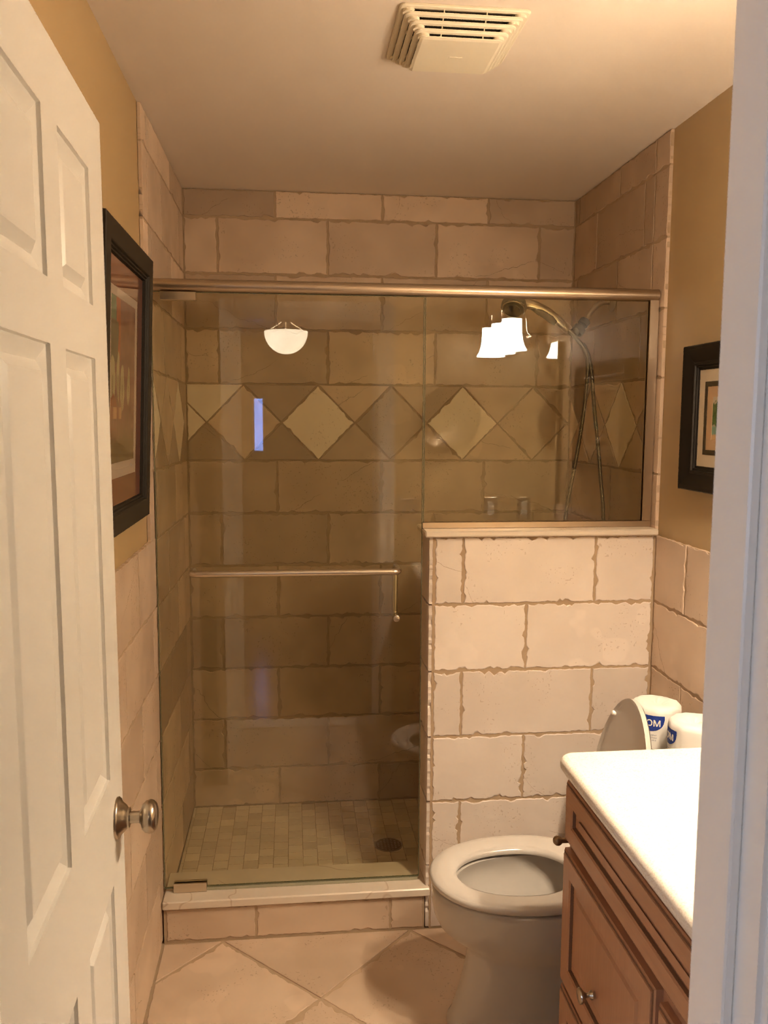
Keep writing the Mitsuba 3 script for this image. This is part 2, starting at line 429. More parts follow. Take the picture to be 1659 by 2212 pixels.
def tile(parent, poly, fr, mat='mat_stone', chip=1.0, joint=0.0022, deep=0.0105, step=0.0135, name='tile', shear=None, tone=(0, 1)):
    """one stone tile: a polygon in the wall's own plane, its rim broken and chipped, its face a little proud of the joint"""
    if poly.is_empty or poly.area < 2e-4: return
    if poly.geom_type != 'Polygon': poly = max(poly.geoms, key=lambda g: g.area)
    c = np.array(poly.exterior.coords)[:-1]
    if Polygon(c).exterior.is_ccw is False: c = c[::-1]
    pts, nor, near = [], [], []
    m = len(c); en = []
    for i in range(m):
        d = c[(i + 1) % m] - c[i]; L = np.linalg.norm(d); en.append(np.array([-d[1], d[0]]) / L)
    for i in range(m):
        a, b = c[i], c[(i + 1) % m]; L = np.linalg.norm(b - a); n0, n1 = en[i - 1], en[i]
        q = n0 + n1; pts.append(a); nor.append(q / max(q @ n1, 0.35)); near.append(0.0)
        k = max(1, int(round(L / step)))
        for s in range(1, k):
            w = s / k + rng.uniform(-0.25, 0.25) / k
            pts.append(a + (b - a) * w); nor.append(n1); near.append(min(w, 1 - w) * L)
    pts, nor = np.array(pts), np.array(nor); n = len(pts)
    r = rng.random(n); jag = 0.0005 + 0.0026 * r * r * chip + 0.0008 * r
    for k in np.flatnonzero(rng.random(n) < 0.13 * chip):
        big = rng.uniform(0.002, 0.0085) * chip
        jag[k] += big; jag[(k + 1) % n] += big * rng.uniform(0.0, 0.9)
    jag = np.minimum(jag, 0.0012 + 0.30 * np.array(near))
    lip = rng.uniform(-0.0006, 0.0006)
    o1 = pts + nor * (joint + 0.8 * jag)[:, None]
    o2 = pts + nor * (joint + jag + 0.0006 + 0.0010 * rng.random(n) * chip)[:, None]
    rings2 = [o1, o1, o2]; hs = [-deep, lip - 0.0013, lip]
    top = o2
    if not Polygon(o2).is_valid:
        o2 = pts + nor * (joint + 0.0018); o1 = pts + nor * joint; rings2 = [o1, o1, o2]; top = o2
    f = earcut.triangulate_float64(np.ascontiguousarray(top), np.array([n], np.uint32)).reshape(-1, 3).astype(int)
    a = top[f]; ar = np.cross(a[:, 1] - a[:, 0], a[:, 2] - a[:, 0]); f[ar < 0] = f[ar < 0][:, ::-1]
    faces = np.vstack([grid_faces(3, n), f + 2 * n])
    uv2 = np.vstack(rings2)
    if shear is not None:
        uv3 = uv2.copy(); uv3[:, 1] = shear(uv2[:, 0], uv2[:, 1])
    else:
        uv3 = uv2
    hh = np.repeat(hs, n)
    v = fr(uv3[:, 0], uv3[:, 1], hh)
    off = tone_cell(*tone)
    uv = uv2 - uv2.min(0) + off + 0.5
    key = f'{parent}__' + nxt(f'{parent}__{name}').split('__')[-1]
    scene[key] = mikit.ply(trimesh.Trimesh(v, faces, process=False), mat, smooth=False, uv=uv)
    return key


def course(parent, fr, u0, u1, v0, v1, joints, **k):
    e = [u0] + [j for j in sorted(joints) if u0 + 0.012 < j < u1 - 0.012] + [u1]
    tones = k.pop('tones', None)
    for q, (a, b) in enumerate(zip(e, e[1:])):
        tile(parent, sbox(a, v0, b, v1), fr, tone=tones[q] if tones else (0, 1), **k)


def band(parent, fr, u0, u1, v0, v1, x0, s, light, **k):
    """row of diamonds with triangles above and below"""
    reg = sbox(u0, v0, u1, v1); vm = (v0 + v1) / 2
    for i in range(-4, 12):
        a = x0 + s * i
        d = Polygon([(a, vm), (a + s / 2, v0), (a + s, vm), (a + s / 2, v1)]).intersection(reg)
        tile(parent, d, fr, mat='mat_stone_light' if light(i, 0) else 'mat_stone', **k)
        up = Polygon([(a, vm), (a + s / 2, v1), (a - s / 2, v1)]).intersection(reg)
        tile(parent, up, fr, mat='mat_stone_light' if light(i, 1) else 'mat_stone', **k)
        dn = Polygon([(a, vm), (a - s / 2, v0), (a + s / 2, v0)]).intersection(reg)
        tile(parent, dn, fr, mat='mat_stone_light' if light(i, -1) else 'mat_stone', **k)


# ---------------------------------------------------------------- room shell
PT = 0.012        # tile thickness: the paint lies this far behind the tile faces
G = 0.0032        # grout lies this far behind the tile faces
F_back = framed((0, 0, 0), (1, 0, 0), (0, 0, 1), (0, -1, 0))
F_left = framed((0, 0, 0), (0, 1, 0), (0, 0, 1), (1, 0, 0))
F_right = framed((W, 0, 0), (0, -1, 0), (0, 0, 1), (-1, 0, 0))
F_pony = framed((0, YC, 0), (1, 0, 0), (0, 0, 1), (0, -1, 0))
F_floor = framed((0, 0, 0), (1, 0, 0), (0, 1, 0), (0, 0, 1))

add('wall_left', bx(-0.13, -PT, YH, 0.13, -0.1, H), 'mat_wall_paint')
say('wall_left', 'tan painted left wall with stone tile wainscot behind the open door', 'wall', kind='structure')
add('wall_right', bx(W + PT, W + 0.13, YH, 0.13, -0.1, H), 'mat_wall_paint')
say('wall_right', 'tan painted right wall with stone tile wainscot beside the toilet', 'wall', kind='structure')
add('wall_back', bx(-PT, W + PT, PT, 0.13, -0.1, H), 'mat_grout')
say('wall_back', 'stone tiled back wall of the shower with a row of diamonds', 'wall', kind='structure')
add('ceiling', bx(-0.13, W + 0.13, YH, 0.13, H, H + 0.1), 'mat_ceiling')
say('ceiling', 'plain off white bathroom ceiling above the shower', 'ceiling', kind='structure')
add('floor', bx(-0.13, W + 0.13, YH, 0.13, -0.1, -G), 'mat_grout')
say('floor', 'bathroom floor of large stone tiles laid on the diagonal', 'floor', kind='structure')

# grout beds behind the tiles (parts of the walls)
add('wall_left__grout_bed', cat(bx(-PT, -G, -0.868, PT, 0, H - 0.001), bx(-PT, -G, YF + 0.001, -0.868, 0, 1.232)), 'mat_grout')
add('wall_right__grout_bed', cat(bx(W + G, W + PT, -0.838, PT, 0, H - 0.001), bx(W + G, W + PT, YF + 0.001, -0.838, 0, 1.232)), 'mat_grout')
add('wall_back__grout_bed', bx(-G, W + G, G, PT, 0, H - 0.001), 'mat_grout')

XA, XB = [0.341, 0.746, 1.157], [0.126, 0.5386, 0.956, 1.3617]
levels = [H] + ZS + [ZP]
for i in range(len(levels) - 1):
    z1, z0 = levels[i], levels[i + 1]
    if i == 4: continue
    course('wall_back', F_back, 0.001, W - 0.001, z0, z1, XA if (i < 4 and i % 2 == 0) or (i > 4 and i % 2 == 1) else XB, chip=1.25,
           tones={0: [(0, .2), (.8, 1), (.8, 1), (.1, .3)], 1: [(.5, .7), (.6, .8), (.3, .5), (.6, .8), (.2, .4)]}.get(i, [(0.2, 0.75)] * 6))
S = 0.2835
band('wall_back', F_back, 0.001, W - 0.001, ZS[4], ZS[3], 0.075, S, lambda i, k: (k == 0 and i % 2 == 1) or (k == 1 and i == 0))

LEFT_SHEAR = lambda u, v: v + np.maximum(2.3288 - v, 0) * 0.0135 * np.clip(-u, 0, 0.85)
for i in range(len(levels) - 1):
    z1, z0 = levels[i], levels[i + 1]
    if i == 4: continue
    a = i % 2 == (0 if i < 4 else 1)
    course('wall_left', F_left, -0.800, -0.001, z0, z1, [-0.745, -0.334] if a else [-0.534, -0.123], shear=LEFT_SHEAR, step=0.018)
    if z0 > 1.2: tile('wall_left', sbox(-0.876, z0, -0.800, z1), F_left, shear=LEFT_SHEAR, step=0.02)
    course('wall_right', F_right, 0.001, 0.745, z0, z1, [0.4576, 0.046] if a else [0.2508, 0.671], step=0.016, tones=[(0, 0.45)] * 4)
    if z0 > 1.2: tile('wall_right', sbox(0.745, z0, 0.843, z1), F_right, step=0.02)
band('wall_left', F_left, -0.800, -0.001, ZS[4], ZS[3], -0.075 - 2 * S, S, lambda i, k: k == 0 and i % 2 == 1, shear=LEFT_SHEAR, step=0.018)
band('wall_right', F_right, 0.001, 0.745, ZS[4], ZS[3], 0.10, S, lambda i, k: k == 0 and i % 2 == 1, step=0.018)
tile('wall_left', sbox(-0.876, ZS[4], -0.800, ZS[3]), F_left, shear=LEFT_SHEAR, step=0.02)
tile('wall_left', sbox(-0.876, 1.237, -0.800, ZS[4]), F_left, shear=None, step=0.02)
tile('wall_right', sbox(0.745, ZS[4], 0.843, ZS[3]), F_right, step=0.02)
tile('wall_right', sbox(0.745, 1.258, 0.843, ZS[4]), F_right, step=0.02)
for k in range(6):
    z1 = 1.237 - P * k; z0 = max(z1 - P, 0.002)
    ja = [-1.083 - 0.411 * q for q in range(-1, 5)]; jb = [-1.287 - 0.411 * q for q in range(-1, 5)]
    course('wall_left', F_left, YF + 0.03, -0.802, z0, z1, jb if k % 2 else ja, step=0.016, tones=[(0.35, 0.65)] * 9)
    ra = [1.054 + 0.411 * q for q in range(0, 5)]; rb = [0.862 + 0.411 * q for q in range(0, 5)]
    course('wall_right', F_right, 0.851, -YF - 0.03, z0, z1, rb if k % 2 else ra, step=0.012, tones=[(0.45, 0.75)] * 9)

# bathroom floor: 16 inch tiles on the diagonal
E0 = np.array([0.4675, -1.1411]); D1 = np.array([0.2872, 0.2872]); D2 = np.array([-0.2872, 0.2872])
for reg in (sbox(0.001, YF + 0.001, W - 0.001, YC - 0.001),):
    for i in range(-8, 9):
        for j in range(-8, 9):
            q = E0 + i * D1 + j * D2
            pl = Polygon([q, q + D1, q + D1 + D2, q + D2]).intersection(reg)
            if pl.area > 4e-4: tile('floor', pl, F_floor, joint=0.0040, step=0.012, chip=1.2, deep=0.0032, tone=(0.4, 0.65))
add('floor__threshold', bx(DX0 - 0.03, DX1 + 0.03, YH, YF - 0.001, -G, 0.004, 0.003), 'mat_marble')

# shower floor
add('shower_floor', bx(0, W, -0.700, 0, -G, ZP - 0.0010), 'mat_grout')
say('shower_floor', 'shower floor of small square stone mosaic tiles', 'floor', kind='structure')
mp, ms = 0.0522, 0.0498
mos, stuff = [], []
for c in range(29):
    x0 = 0.012 + c * mp
    off = (0.0, 0.5, 0.18, 0.68, 0.34, 0.84)[c % 6] * mp
    for r in range(-1, 15):
        y1 = -0.003 - off - (r - 1) * mp; y0 = y1 - ms
        y1, y0 = min(y1, -0.003), max(y0, -0.692)
        if y1 - y0 < 0.008: continue
        b = (x0, min(x0 + ms, W - 0.003), y0, y1)
        (mos if x0 < 1.10 else stuff).append(b)
for r in range(8): mos.append((0.001, 0.0105, -0.003 - 0.086 * (r + 1) + 0.0016, -0.003 - 0.086 * r))


def mosaic_mesh(b):
    x0, x1, y0, y1 = b
    h = ZP + rng.uniform(-0.0003, 0.0003); e = 0.0010
    rings = []
    for ins, z in ((0, ZP - 0.0020), (0, h - 0.0006), (e, h)):
        rings.append(np.array([(x0 + ins, y0 + ins, z), (x1 - ins, y0 + ins, z), (x1 - ins, y1 - ins, z), (x0 + ins, y1 - ins, z)]))
    v = np.vstack(rings); f = np.vstack([grid_faces(3, 4), np.array([[8, 9, 10], [8, 10, 11]])])
    off = 10.0 * rng.integers(1, 20, 2) + 0.5
    return trimesh.Trimesh(v, f, process=False), v[:, :2] - v[0, :2] + off


mos.sort(key=lambda b: b[0])
for b in mos[:298]:
    m, uv = mosaic_mesh(b)
    scene['shower_floor__' + nxt('shower_floor__mosaic_tile').split('__')[-1]] = mikit.ply(m, 'mat_mosaic', uv=uv)
stuff += mos[298:]
if stuff:
    mm = [mosaic_mesh(b) for b in stuff]
    scene['shower_floor__mosaic_field'] = mikit.ply(cat(*[m for m, _ in mm]), 'mat_mosaic', uv=np.vstack([u for _, u in mm]))
    say('shower_floor__mosaic_field', 'square mosaic tiles behind the half wall', kind='stuff')

# kerb
add('shower_kerb', bx(0.004, 0.80, YC + G, -0.701, -G, 0.110), 'mat_grout')
say('shower_kerb', 'low tiled kerb in front of the glass shower door', 'kerb', kind='structure')
for a, b in ((0.010, 0.280), (0.280, 0.692), (0.692, 0.797)):
    tile('shower_kerb', sbox(a, 0.003, b, 0.110), F_pony, tone=(0.45, 0.65), step=0.010)
add('shower_kerb__cap', bx(0.002, 0.815, -0.862, -0.688, 0.1125, 0.1385, 0.0035), 'mat_marble')
labels['shower_kerb__cap'] = {'label': 'pale marble cap'}

# pony wall
PX = 0.8035
add('wall_pony', bx(PX + 0.0105, W + 0.010, YC + G, -0.700, -G, 1.236), 'mat_grout')
say('wall_pony', 'half height stone tiled wall between shower and toilet', 'wall', kind='structure')
for k in range(6):
    z1 = 1.2355 - P * k; z0 = max(z1 - P, 0.002)
    course('wall_pony', F_pony, PX + 0.0145, W - 0.003, z0, z1, [0.9065, 1.315] if k % 2 == 0 else [1.1032], step=0.009, mat='mat_stone_pale', chip=1.25)
    tile('wall_pony', sbox(0.701, z0, 0.8485, z1), framed((PX, 0, 0), (0, -1, 0), (0, 0, 1), (-1, 0, 0)), deep=0.0105, joint=0.0016, step=0.010, mat='mat_stone_pale')
    course('wall_pony', framed((W, -0.697, 0), (-1, 0, 0), (0, 0, 1), (0, 1, 0)), 0.002, W - PX - 0.004, max(z0, ZP + 0.002), z1, [0.205] if k % 2 else [0.41], deep=0.0025, step=0.02)
add('wall_pony__cap', bx(PX - 0.0165, W - 0.0005, -0.872, -0.688, 1.2368, 1.2555, 0.004), 'mat_marble')
labels['wall_pony__cap'] = {'label': 'pale marble sill'}

# door wall with its opening, and the hall behind the camera
DW = 0.018
add('wall_front', cat(bx(-PT, DX0 - DW, YH, YF, -0.1, H), bx(DX1 + DW, W + PT, YH, YF, -0.1, H), bx(DX0 - DW, DX1 + DW, YH, YF, DZ + DW, H)), 'mat_wall_paint')
say('wall_front', 'tan painted wall that holds the bathroom doorway', 'wall', kind='structure')
jam = cat(bx(DX0 - DW, DX0, YH, YF, 0, DZ + DW), bx(DX1, DX1 + DW, YH, YF, 0, DZ + DW), bx(DX0, DX1, YH, YF, DZ, DZ + DW))
add('trim_1', jam, 'mat_trim_paint')
say('trim_1', 'white painted door jamb at the right edge of the photo', 'door jamb', kind='structure')
add('trim_1__stop', cat(bx(DX1 - 0.011, DX1, YH + 0.035, YF - 0.042, 0.004, DZ, 0.002), bx(DX0, DX0 + 0.011, YH + 0.035, YF - 0.042, 0.004, DZ, 0.002)), 'mat_trim_paint')


def casing(key, y0, sgn, label):
    w = 0.085; pr = [(0.0, 0.010), (0.012, 0.015), (0.050, 0.013), (0.065, 0.018), (0.080, 0.018), (0.085, 0.0)]
    for nm, x, s in (('casing_board', DX0 - 0.006, -1), ('casing_board', DX1 + 0.006, 1)):
        loops = []
        for z in (0.0, DZ + 0.006 + w):
            loops.append(np.array([(x + s * a, y0 + sgn * t, z) for a, t in [(0, 0)] + pr]))
        f = []
        n = len(loops[0])
        add(f'{key}__' + nxt(f'{key}__{nm}').split('__')[-1], loft(loops), 'mat_trim_paint')
    loops = [np.array([(xx, y0 + sgn * t, DZ + 0.006 + a) for a, t in [(0, 0)] + pr]) for xx in (DX0 - 0.006, DX1 + 0.006)]
    add(f'{key}__' + nxt(f'{key}__casing_board').split('__')[-1], loft(loops), 'mat_trim_paint')
    say(key, label, 'door casing', kind='structure')


casing('trim_2', YF, 1, 'white moulded casing around the doorway on the bathroom side')
casing('trim_3', YH, -1, 'white moulded casing around the doorway on the hall side')

HX0, HX1, HY = -1.55, 2.25, -7.60
add('floor_hall', bx(HX0, HX1, HY, YH, -0.1, 0.0), 'mat_plank')
say('floor_hall', 'glossy brown wooden floor of the hall', 'floor', kind='structure')
add('ceiling_hall', bx(HX0, HX1, HY, YH, H, H + 0.1), 'mat_ceiling')
say('ceiling_hall', 'off white ceiling of the hall with the bowl lamp', 'ceiling', kind='structure')


def wall_open(key, axis, at, th, a0, a1, hole, mat, label):
    """wall panel across an axis with one rectangular hole (a0,a1 along, z up)"""
    h0, h1, z0, z1 = hole
    parts = [(a0, h0, 0, H), (h1, a1, 0, H), (h0, h1, 0, z0), (h0, h1, z1, H)]
    ms = [bx(at, at + th, p, q, r, s) if axis == 'x' else bx(p, q, at, at + th, r, s) for p, q, r, s in parts if q > p and s > r]
    add(key, cat(*ms), mat); say(key, label, 'wall', kind='structure')


WN = (-5.15, -4.05, 0.85, 2.05)       # window in the hall's left wall
SL = (-0.062, 0.030, 1.225, 1.785)     # slim light in the hall's far wall
wall_open('wall_hall_left', 'x', HX0 - 0.1, 0.1, HY, YH, WN, 'mat_wall_paint', 'tan hall wall with a daylit window')
wall_open('wall_hall_far', 'y', HY - 0.1, 0.1, HX0, HX1, SL, 'mat_wall_paint', 'far tan wall of the hall with a slim window')
add('wall_hall_right', bx(HX1, HX1 + 0.1, HY, YH, 0, H), 'mat_wall_paint')
say('wall_hall_right', 'plain tan right wall of the hall', 'wall', kind='structure')
add('wall_hall_near', cat(bx(HX0, -0.13, YH, YH + 0.1, 0, H), bx(W + 0.13, HX1, YH, YH + 0.1, 0, H)), 'mat_wall_paint')
say('wall_hall_near', 'tan hall wall either side of the bathroom', 'wall', kind='structure')


def window(key, axis, at, hole, rad, nu, nv, label):
    a0, a1, z0, z1 = hole; w = 0.02 if a1 - a0 < 0.3 else 0.05
    d = 0.03
    B = lambda p, q, r, s, t: bx(at - t, at, p, q, r, s, 0.002) if axis == 'x' else bx(p, q, at - t, at, r, s, 0.002)
    fr = [B(a0 - w, a0, z0 - w, z1 + w, -d), B(a1, a1 + w, z0 - w, z1 + w, -d), B(a0, a1, z0 - w, z0, -d), B(a0, a1, z1, z1 + w, -d)]
    add(f'{key}__frame', cat(*fr), 'mat_trim_paint')
    for i in range(nu):
        for j in range(nv):
            p, q = a0 + (a1 - a0) * i / nu, a0 + (a1 - a0) * (i + 1) / nu; r, s = z0 + (z1 - z0) * j / nv, z0 + (z1 - z0) * (j + 1) / nv
            g = 0.008 if nu * nv > 1 else 0.0
            m = bx(at - 0.052, at - 0.048, p + g, q - g, r + g, s - g) if axis == 'x' else bx(p + g, q - g, at - 0.052, at - 0.048, r + g, s - g)
            add(f'{key}__' + nxt(f'{key}__pane').split('__')[-1], m, 'mat_white_plastic', emitter={'type': 'area', 'radiance': rgb(*rad)})
    if nu * nv > 1:
        bars = [bx(at - 0.06, at - 0.02, a0, a1, z0 + (z1 - z0) * j / nv - 0.009, z0 + (z1 - z0) * j / nv + 0.009) for j in range(1, nv)]
        bars += [bx(at - 0.06, at - 0.02, a0 + (a1 - a0) * i / nu - 0.009, a0 + (a1 - a0) * i / nu + 0.009, z0, z1) for i in range(1, nu)]
        add(f'{key}__glazing_bar', cat(*bars), 'mat_trim_paint')
    say(key, label, 'window', kind='structure')


window('window_1', 'x', HX0, WN, DAY_RAD, 2, 2, 'white framed daylit window in the hall')
window('window_2', 'y', HY, SL, SLIM_RAD, 1, 1, 'slim upright strip of blue daylight in the far hall wall')

# ---------------------------------------------------------------- the open panelled door
A2 = np.array([0.106, -1.868]); TD = np.array([0.02744, -0.99962]); ND = np.array([0.99962, 0.02744])
DWID, DTH = 0.685, 0.035
F_door = framed((A2[0], A2[1], 0), (TD[0], TD[1], 0), (-0.0045, 0, 1), (ND[0], ND[1], 0))
# u runs from the free edge to the hinges; mirrored frame so that faces look at +x
pan = [(0.105, 0.295), (0.375, 0.578)]
rows = [(0.265, 0.826), (1.006, 1.674), (1.753, 1.953)]
holes = [(a, b, c, d) for a, b in pan for c, d in rows]


def flip(m):
    m = m.copy(); m.invert(); return m


body = [rect_holes(0, DWID, 0.012, 2.050, holes, F_door, 0.0)]
body.append(flip(rect_holes(0, DWID, 0.012, 2.050, [], F_door, -DTH)))
c = np.array([(0, 0.012), (DWID, 0.012), (DWID, 2.050), (0, 2.050)])
sides = np.vstack([F_door(c[:, 0], c[:, 1], np.full(4, -DTH)), F_door(c[:, 0], c[:, 1], np.zeros(4))])
body.append(trimesh.Trimesh(sides, grid_faces(2, 4), process=False))
door = cat(*body); 
add('door_1', door, 'mat_door_paint')
say('door_1', 'open white six panel door with a round pewter knob', 'door', kind='structure')
for a, b, c0, c1 in holes:
    m = nest(a, b, c0, c1, [(-0.0005, -0.0002), (0.0012, -0.0050), (0.0045, -0.0058), (0.0200, -0.0120), (0.0215, -0.0125), (0.0345, -0.0030), (0.0375, -0.0025)], F_door)
    add('door_1__' + nxt('door_1__panel').split('__')[-1], m, 'mat_door_paint')


def on_door(m, u, z, h=0.0):
    """mesh with +z outwards placed on the door face"""
    R = np.stack([[-TD[0], -TD[1], 0], [0, 0, 1], [ND[0], ND[1], 0]], 1)
    o = F_door(np.array(u), np.array(z), np.array(h))
    return place(m, R, o)


KU, KZ = 0.060, 0.920
add('door_1__rosette', on_door(lathe([(0.0345, 0), (0.0345, 0.003), (0.0325, 0.0055), (0.027, 0.008), (0.0225, 0.0135), (0.0165, 0.0185), (0.0165, 0.0215), (0.0125, 0.022)], 40), KU, KZ), 'mat_pewter', 40)
add('door_1__knob', on_door(lathe([(0.0098, 0.019), (0.0098, 0.037), (0.0125, 0.0395), (0.0205, 0.042), (0.0255, 0.047), (0.0275, 0.0535), (0.0262, 0.060), (0.0215, 0.0645), (0.012, 0.067), (0.004, 0.0675)], 40), KU, KZ), 'mat_pewter', 50)
labels['door_1__knob'] = {'label': 'round pewter knob'}
for z in (0.22, 1.03, 1.83):
    o = F_door(np.array(DWID - 0.002), np.array(z), np.array(-0.012))
    add('door_1__' + nxt('door_1__hinge').split('__')[-1], place(lathe([(0.006, -0.045), (0.006, 0.045), (0.004, 0.05)], 12), None, (o[0] + 0.008, o[1] - 0.004, o[2])), 'mat_pewter', 40)

# ---------------------------------------------------------------- shower enclosure
g = nxt
add('shower_rail', tube([(0.003, GY, 1.958), (W - 0.003, GY, 1.958)], 0.0185, 28), 'mat_nickel_satin', 40)
hy = math.radians(0.25)
GX0, GX1, GZ0, GZ1 = 0.004, 0.786, 0.151, 1.9385


def gdoor(x, z, h=0.0):
    dx = x - GX0
    return np.array([GX0 + dx * math.cos(hy) - h * math.sin(hy), GY - dx * math.sin(hy) - h * math.cos(hy), z])


add('shower_door__pane', trimesh.Trimesh([gdoor(GX0, GZ0), gdoor(GX1, GZ0), gdoor(GX1, GZ1), gdoor(GX0, GZ1)], [[0, 1, 2], [0, 2, 3]], process=False), 'mat_glass')
labels['shower_door__pane'] = {'label': 'clear greenish glass pane'}


def gbox(x0, x1, z0, z1, h0, h1, b=0.0):
    m = bx(x0, x1, -h1, -h0, z0, z1, b)
    v = np.array([gdoor(p[0], p[2], -p[1]) for p in m.vertices])
    return trimesh.Trimesh(v, m.faces, process=False)


ge = 0.0045
add('shower_door__glass_edge', cat(gbox(GX0 - 0.002, GX0, GZ0, GZ1, -ge, ge), gbox(GX1, GX1 + 0.002, GZ0, GZ1, -ge, ge), gbox(GX0, GX1, GZ1, GZ1 + 0.001, -ge, ge), gbox(GX0, GX1, GZ0 - 0.002, GZ0, -ge, ge)), 'mat_glass_edge')
add('shower_door__sweep', gbox(0.130, GX1 - 0.003, GZ0 - 0.0115, GZ0 - 0.0022, -0.004, 0.005), 'mat_seal')
for z0, z1 in ((1.9155, 1.9395), (0.1395, 0.167)):
    add('shower_door__' + g('shower_door__hinge_clamp').split('__')[-1], cat(gbox(0.030, 0.130, z0, z1, 0.0046, 0.013, 0.0012), gbox(0.030, 0.130, z0, z1, -0.013, -0.0046, 0.0012)), 'mat_nickel')
bar = bend([gdoor(0.1075, 1.134, 0.002), gdoor(0.1075, 1.134, 0.052), gdoor(0.7115, 1.134, 0.052), gdoor(0.7115, 1.134, 0.002)], 0.016)
add('shower_door__towel_bar', tube(bar, 0.0097, 20), 'mat_nickel', 50)
labels['shower_door__towel_bar'] = {'label': 'brushed nickel towel bar across the pane'}
pull = bend([gdoor(0.7115, 1.134, -0.003), gdoor(0.7115, 1.134, -0.045), gdoor(0.7115, 0.980, -0.045), gdoor(0.7115, 0.980, -0.003)], 0.016)
add('shower_door__pull_handle', tube(pull, 0.0092, 20), 'mat_nickel', 50)
for x, z in ((0.1075, 1.134), (0.7115, 0.980)):
    o = gdoor(x, z, 0.0005)
    add('shower_door__' + g('shower_door__mounting_disc').split('__')[-1], place(lathe([(0.0098, 0), (0.0098, 0.003), (0.008, 0.004)], 24), frame_z((0, -1, 0)), o), 'mat_nickel', 40)
say('shower_door', 'frameless glass shower door with a nickel towel bar', 'shower door')
say('shower_rail', 'long brushed nickel header rail across the top of the shower glass', 'rail')
say('shower_screen', 'fixed glass panel standing on the half wall', 'glass panel')
fy = math.radians(0.06)
SX0, SX1, SZ0, SZ1 = 0.7935, 1.4775, 1.262, 1.944
fp = lambda x, z, h=0.0: np.array([x, GY - (x - SX1) * math.sin(fy) - h, z])
add('shower_screen__pane', trimesh.Trimesh([fp(SX0, SZ0), fp(SX1, SZ0), fp(SX1, SZ1), fp(SX0, SZ1)], [[0, 1, 2], [0, 2, 3]], process=False), 'mat_glass')
labels['shower_screen__pane'] = {'label': 'clear greenish glass pane'}
add('shower_screen__glass_edge', bx(SX0 - 0.002, SX0, GY - 0.0005 + 0.0, GY + 0.0085, SZ0, SZ1), 'mat_glass_edge')
add('shower_screen__sill_channel', cat(bx(SX0 - 0.006, W - 0.0015, GY - 0.011, GY - 0.0065, 1.256, 1.2745, 0.001), bx(SX0 - 0.006, W - 0.0015, GY + 0.008, GY + 0.0125, 1.256, 1.2745, 0.001), bx(SX0 - 0.006, W - 0.0015, GY - 0.0065, GY + 0.008, 1.2557, 1.2605)), 'mat_nickel_satin')
add('shower_screen__wall_channel', cat(bx(1.4735, W - 0.0015, GY - 0.011, GY - 0.0065, 1.2747, 1.944, 0.001), bx(1.4735, W - 0.0015, GY + 0.0065, GY + 0.011, 1.2747, 1.944, 0.001), bx(1.494, W - 0.0015, GY - 0.0065, GY + 0.0065, 1.2747, 1.944)), 'mat_nickel_satin')

# shower arm, hand shower, hose
fl = np.array([W - 0.001, -0.425, 1.986])
add('shower_fitting__flange', place(lathe([(0.031, 0), (0.030, 0.004), (0.022, 0.011), (0.012, 0.014)], 28), frame_z((-1, 0, 0)), fl), 'mat_pewter', 40)
arm = spline([(W - 0.002, -0.425, 1.986), (1.470, -0.427, 1.9868), (1.445, -0.43, 1.974), (1.400, -0.44, 1.916)], 24)
add('shower_fitting__pipe', tube(arm, 0.0098, 16), 'mat_nickel', 50)
jd = np.array([-0.62, -0.1, -0.78]); j0 = np.array([1.406, -0.438, 1.925])
add('shower_fitting__swivel_joint', cat(place(lathe([(0.014, 0), (0.0185, 0.004), (0.0185, 0.022), (0.013, 0.027), (0.013, 0.032)], 24), frame_z(jd), j0), place(lathe([(0.010, 0), (0.021, 0.004), (0.0225, 0.016), (0.021, 0.028), (0.010, 0.032)], 24), frame_z(jd), j0 + 0.030 * jd)), 'mat_dark_plastic', 40)
add('shower_fitting__outlet', tube([(1.372, -0.445, 1.893), (1.362, -0.458, 1.878), (1.354, -0.468, 1.868)], [0.013, 0.013, 0.011], 16), 'mat_grey_plastic', 40)
say('shower_fitting', 'metal shower arm with a dark swivel joint on the right shower wall', 'shower arm')
hp = spline([(1.165, -0.466, 1.972), (1.195, -0.468, 1.968), (1.245, -0.468, 1.951), (1.290, -0.465, 1.922), (1.322, -0.462, 1.899)], 26)
hr = np.interp(np.linspace(0, 1, 26), [0, 0.15, 0.5, 0.85, 1.0], [0.021, 0.017, 0.0165, 0.0165, 0.014])
add('hand_shower__handle', tube(hp, hr, 18), 'mat_chrome', 50)
gp = hp[6:21] + np.array([-0.006, -0.006, -0.0105])
add('hand_shower__grip', tube(gp, np.interp(np.linspace(0, 1, 15), [0, 0.3, 0.8, 1], [0.004, 0.0125, 0.0135, 0.010]), 16), 'mat_dark_plastic', 50)
hd = np.array([-0.25, -0.55, -0.80]); hc = np.array([1.145, -0.462, 1.962])
RH = frame_z(hd)
add('hand_shower__head', place(lathe([(0.020, -0.030), (0.034, -0.024), (0.0425, -0.010), (0.0435, 0.004), (0.041, 0.012), (0.036, 0.0135)], 36), RH, hc), 'mat_grey_plastic', 40)
add('hand_shower__spray_face', place(lathe([(0.0335, 0.0125), (0.0335, 0.0150), (0.0225, 0.0155), (0.0215, 0.0185), (0.012, 0.019)], 32), RH, hc), 'mat_dark_plastic', 30)
add('hand_shower__trim_ring', place(trimesh.creation.torus(0.0375, 0.0022, 36, 8), RH, hc + hd / np.linalg.norm(hd) * 0.0138), 'mat_chrome', 60)
add('hand_shower__connector', tube([(1.318, -0.462, 1.902), (1.338, -0.459, 1.886)], [0.0165, 0.0150], 18), 'mat_nickel', 40)
say('hand_shower', 'grey and chrome hand shower on a curved handle behind the glass', 'hand shower')
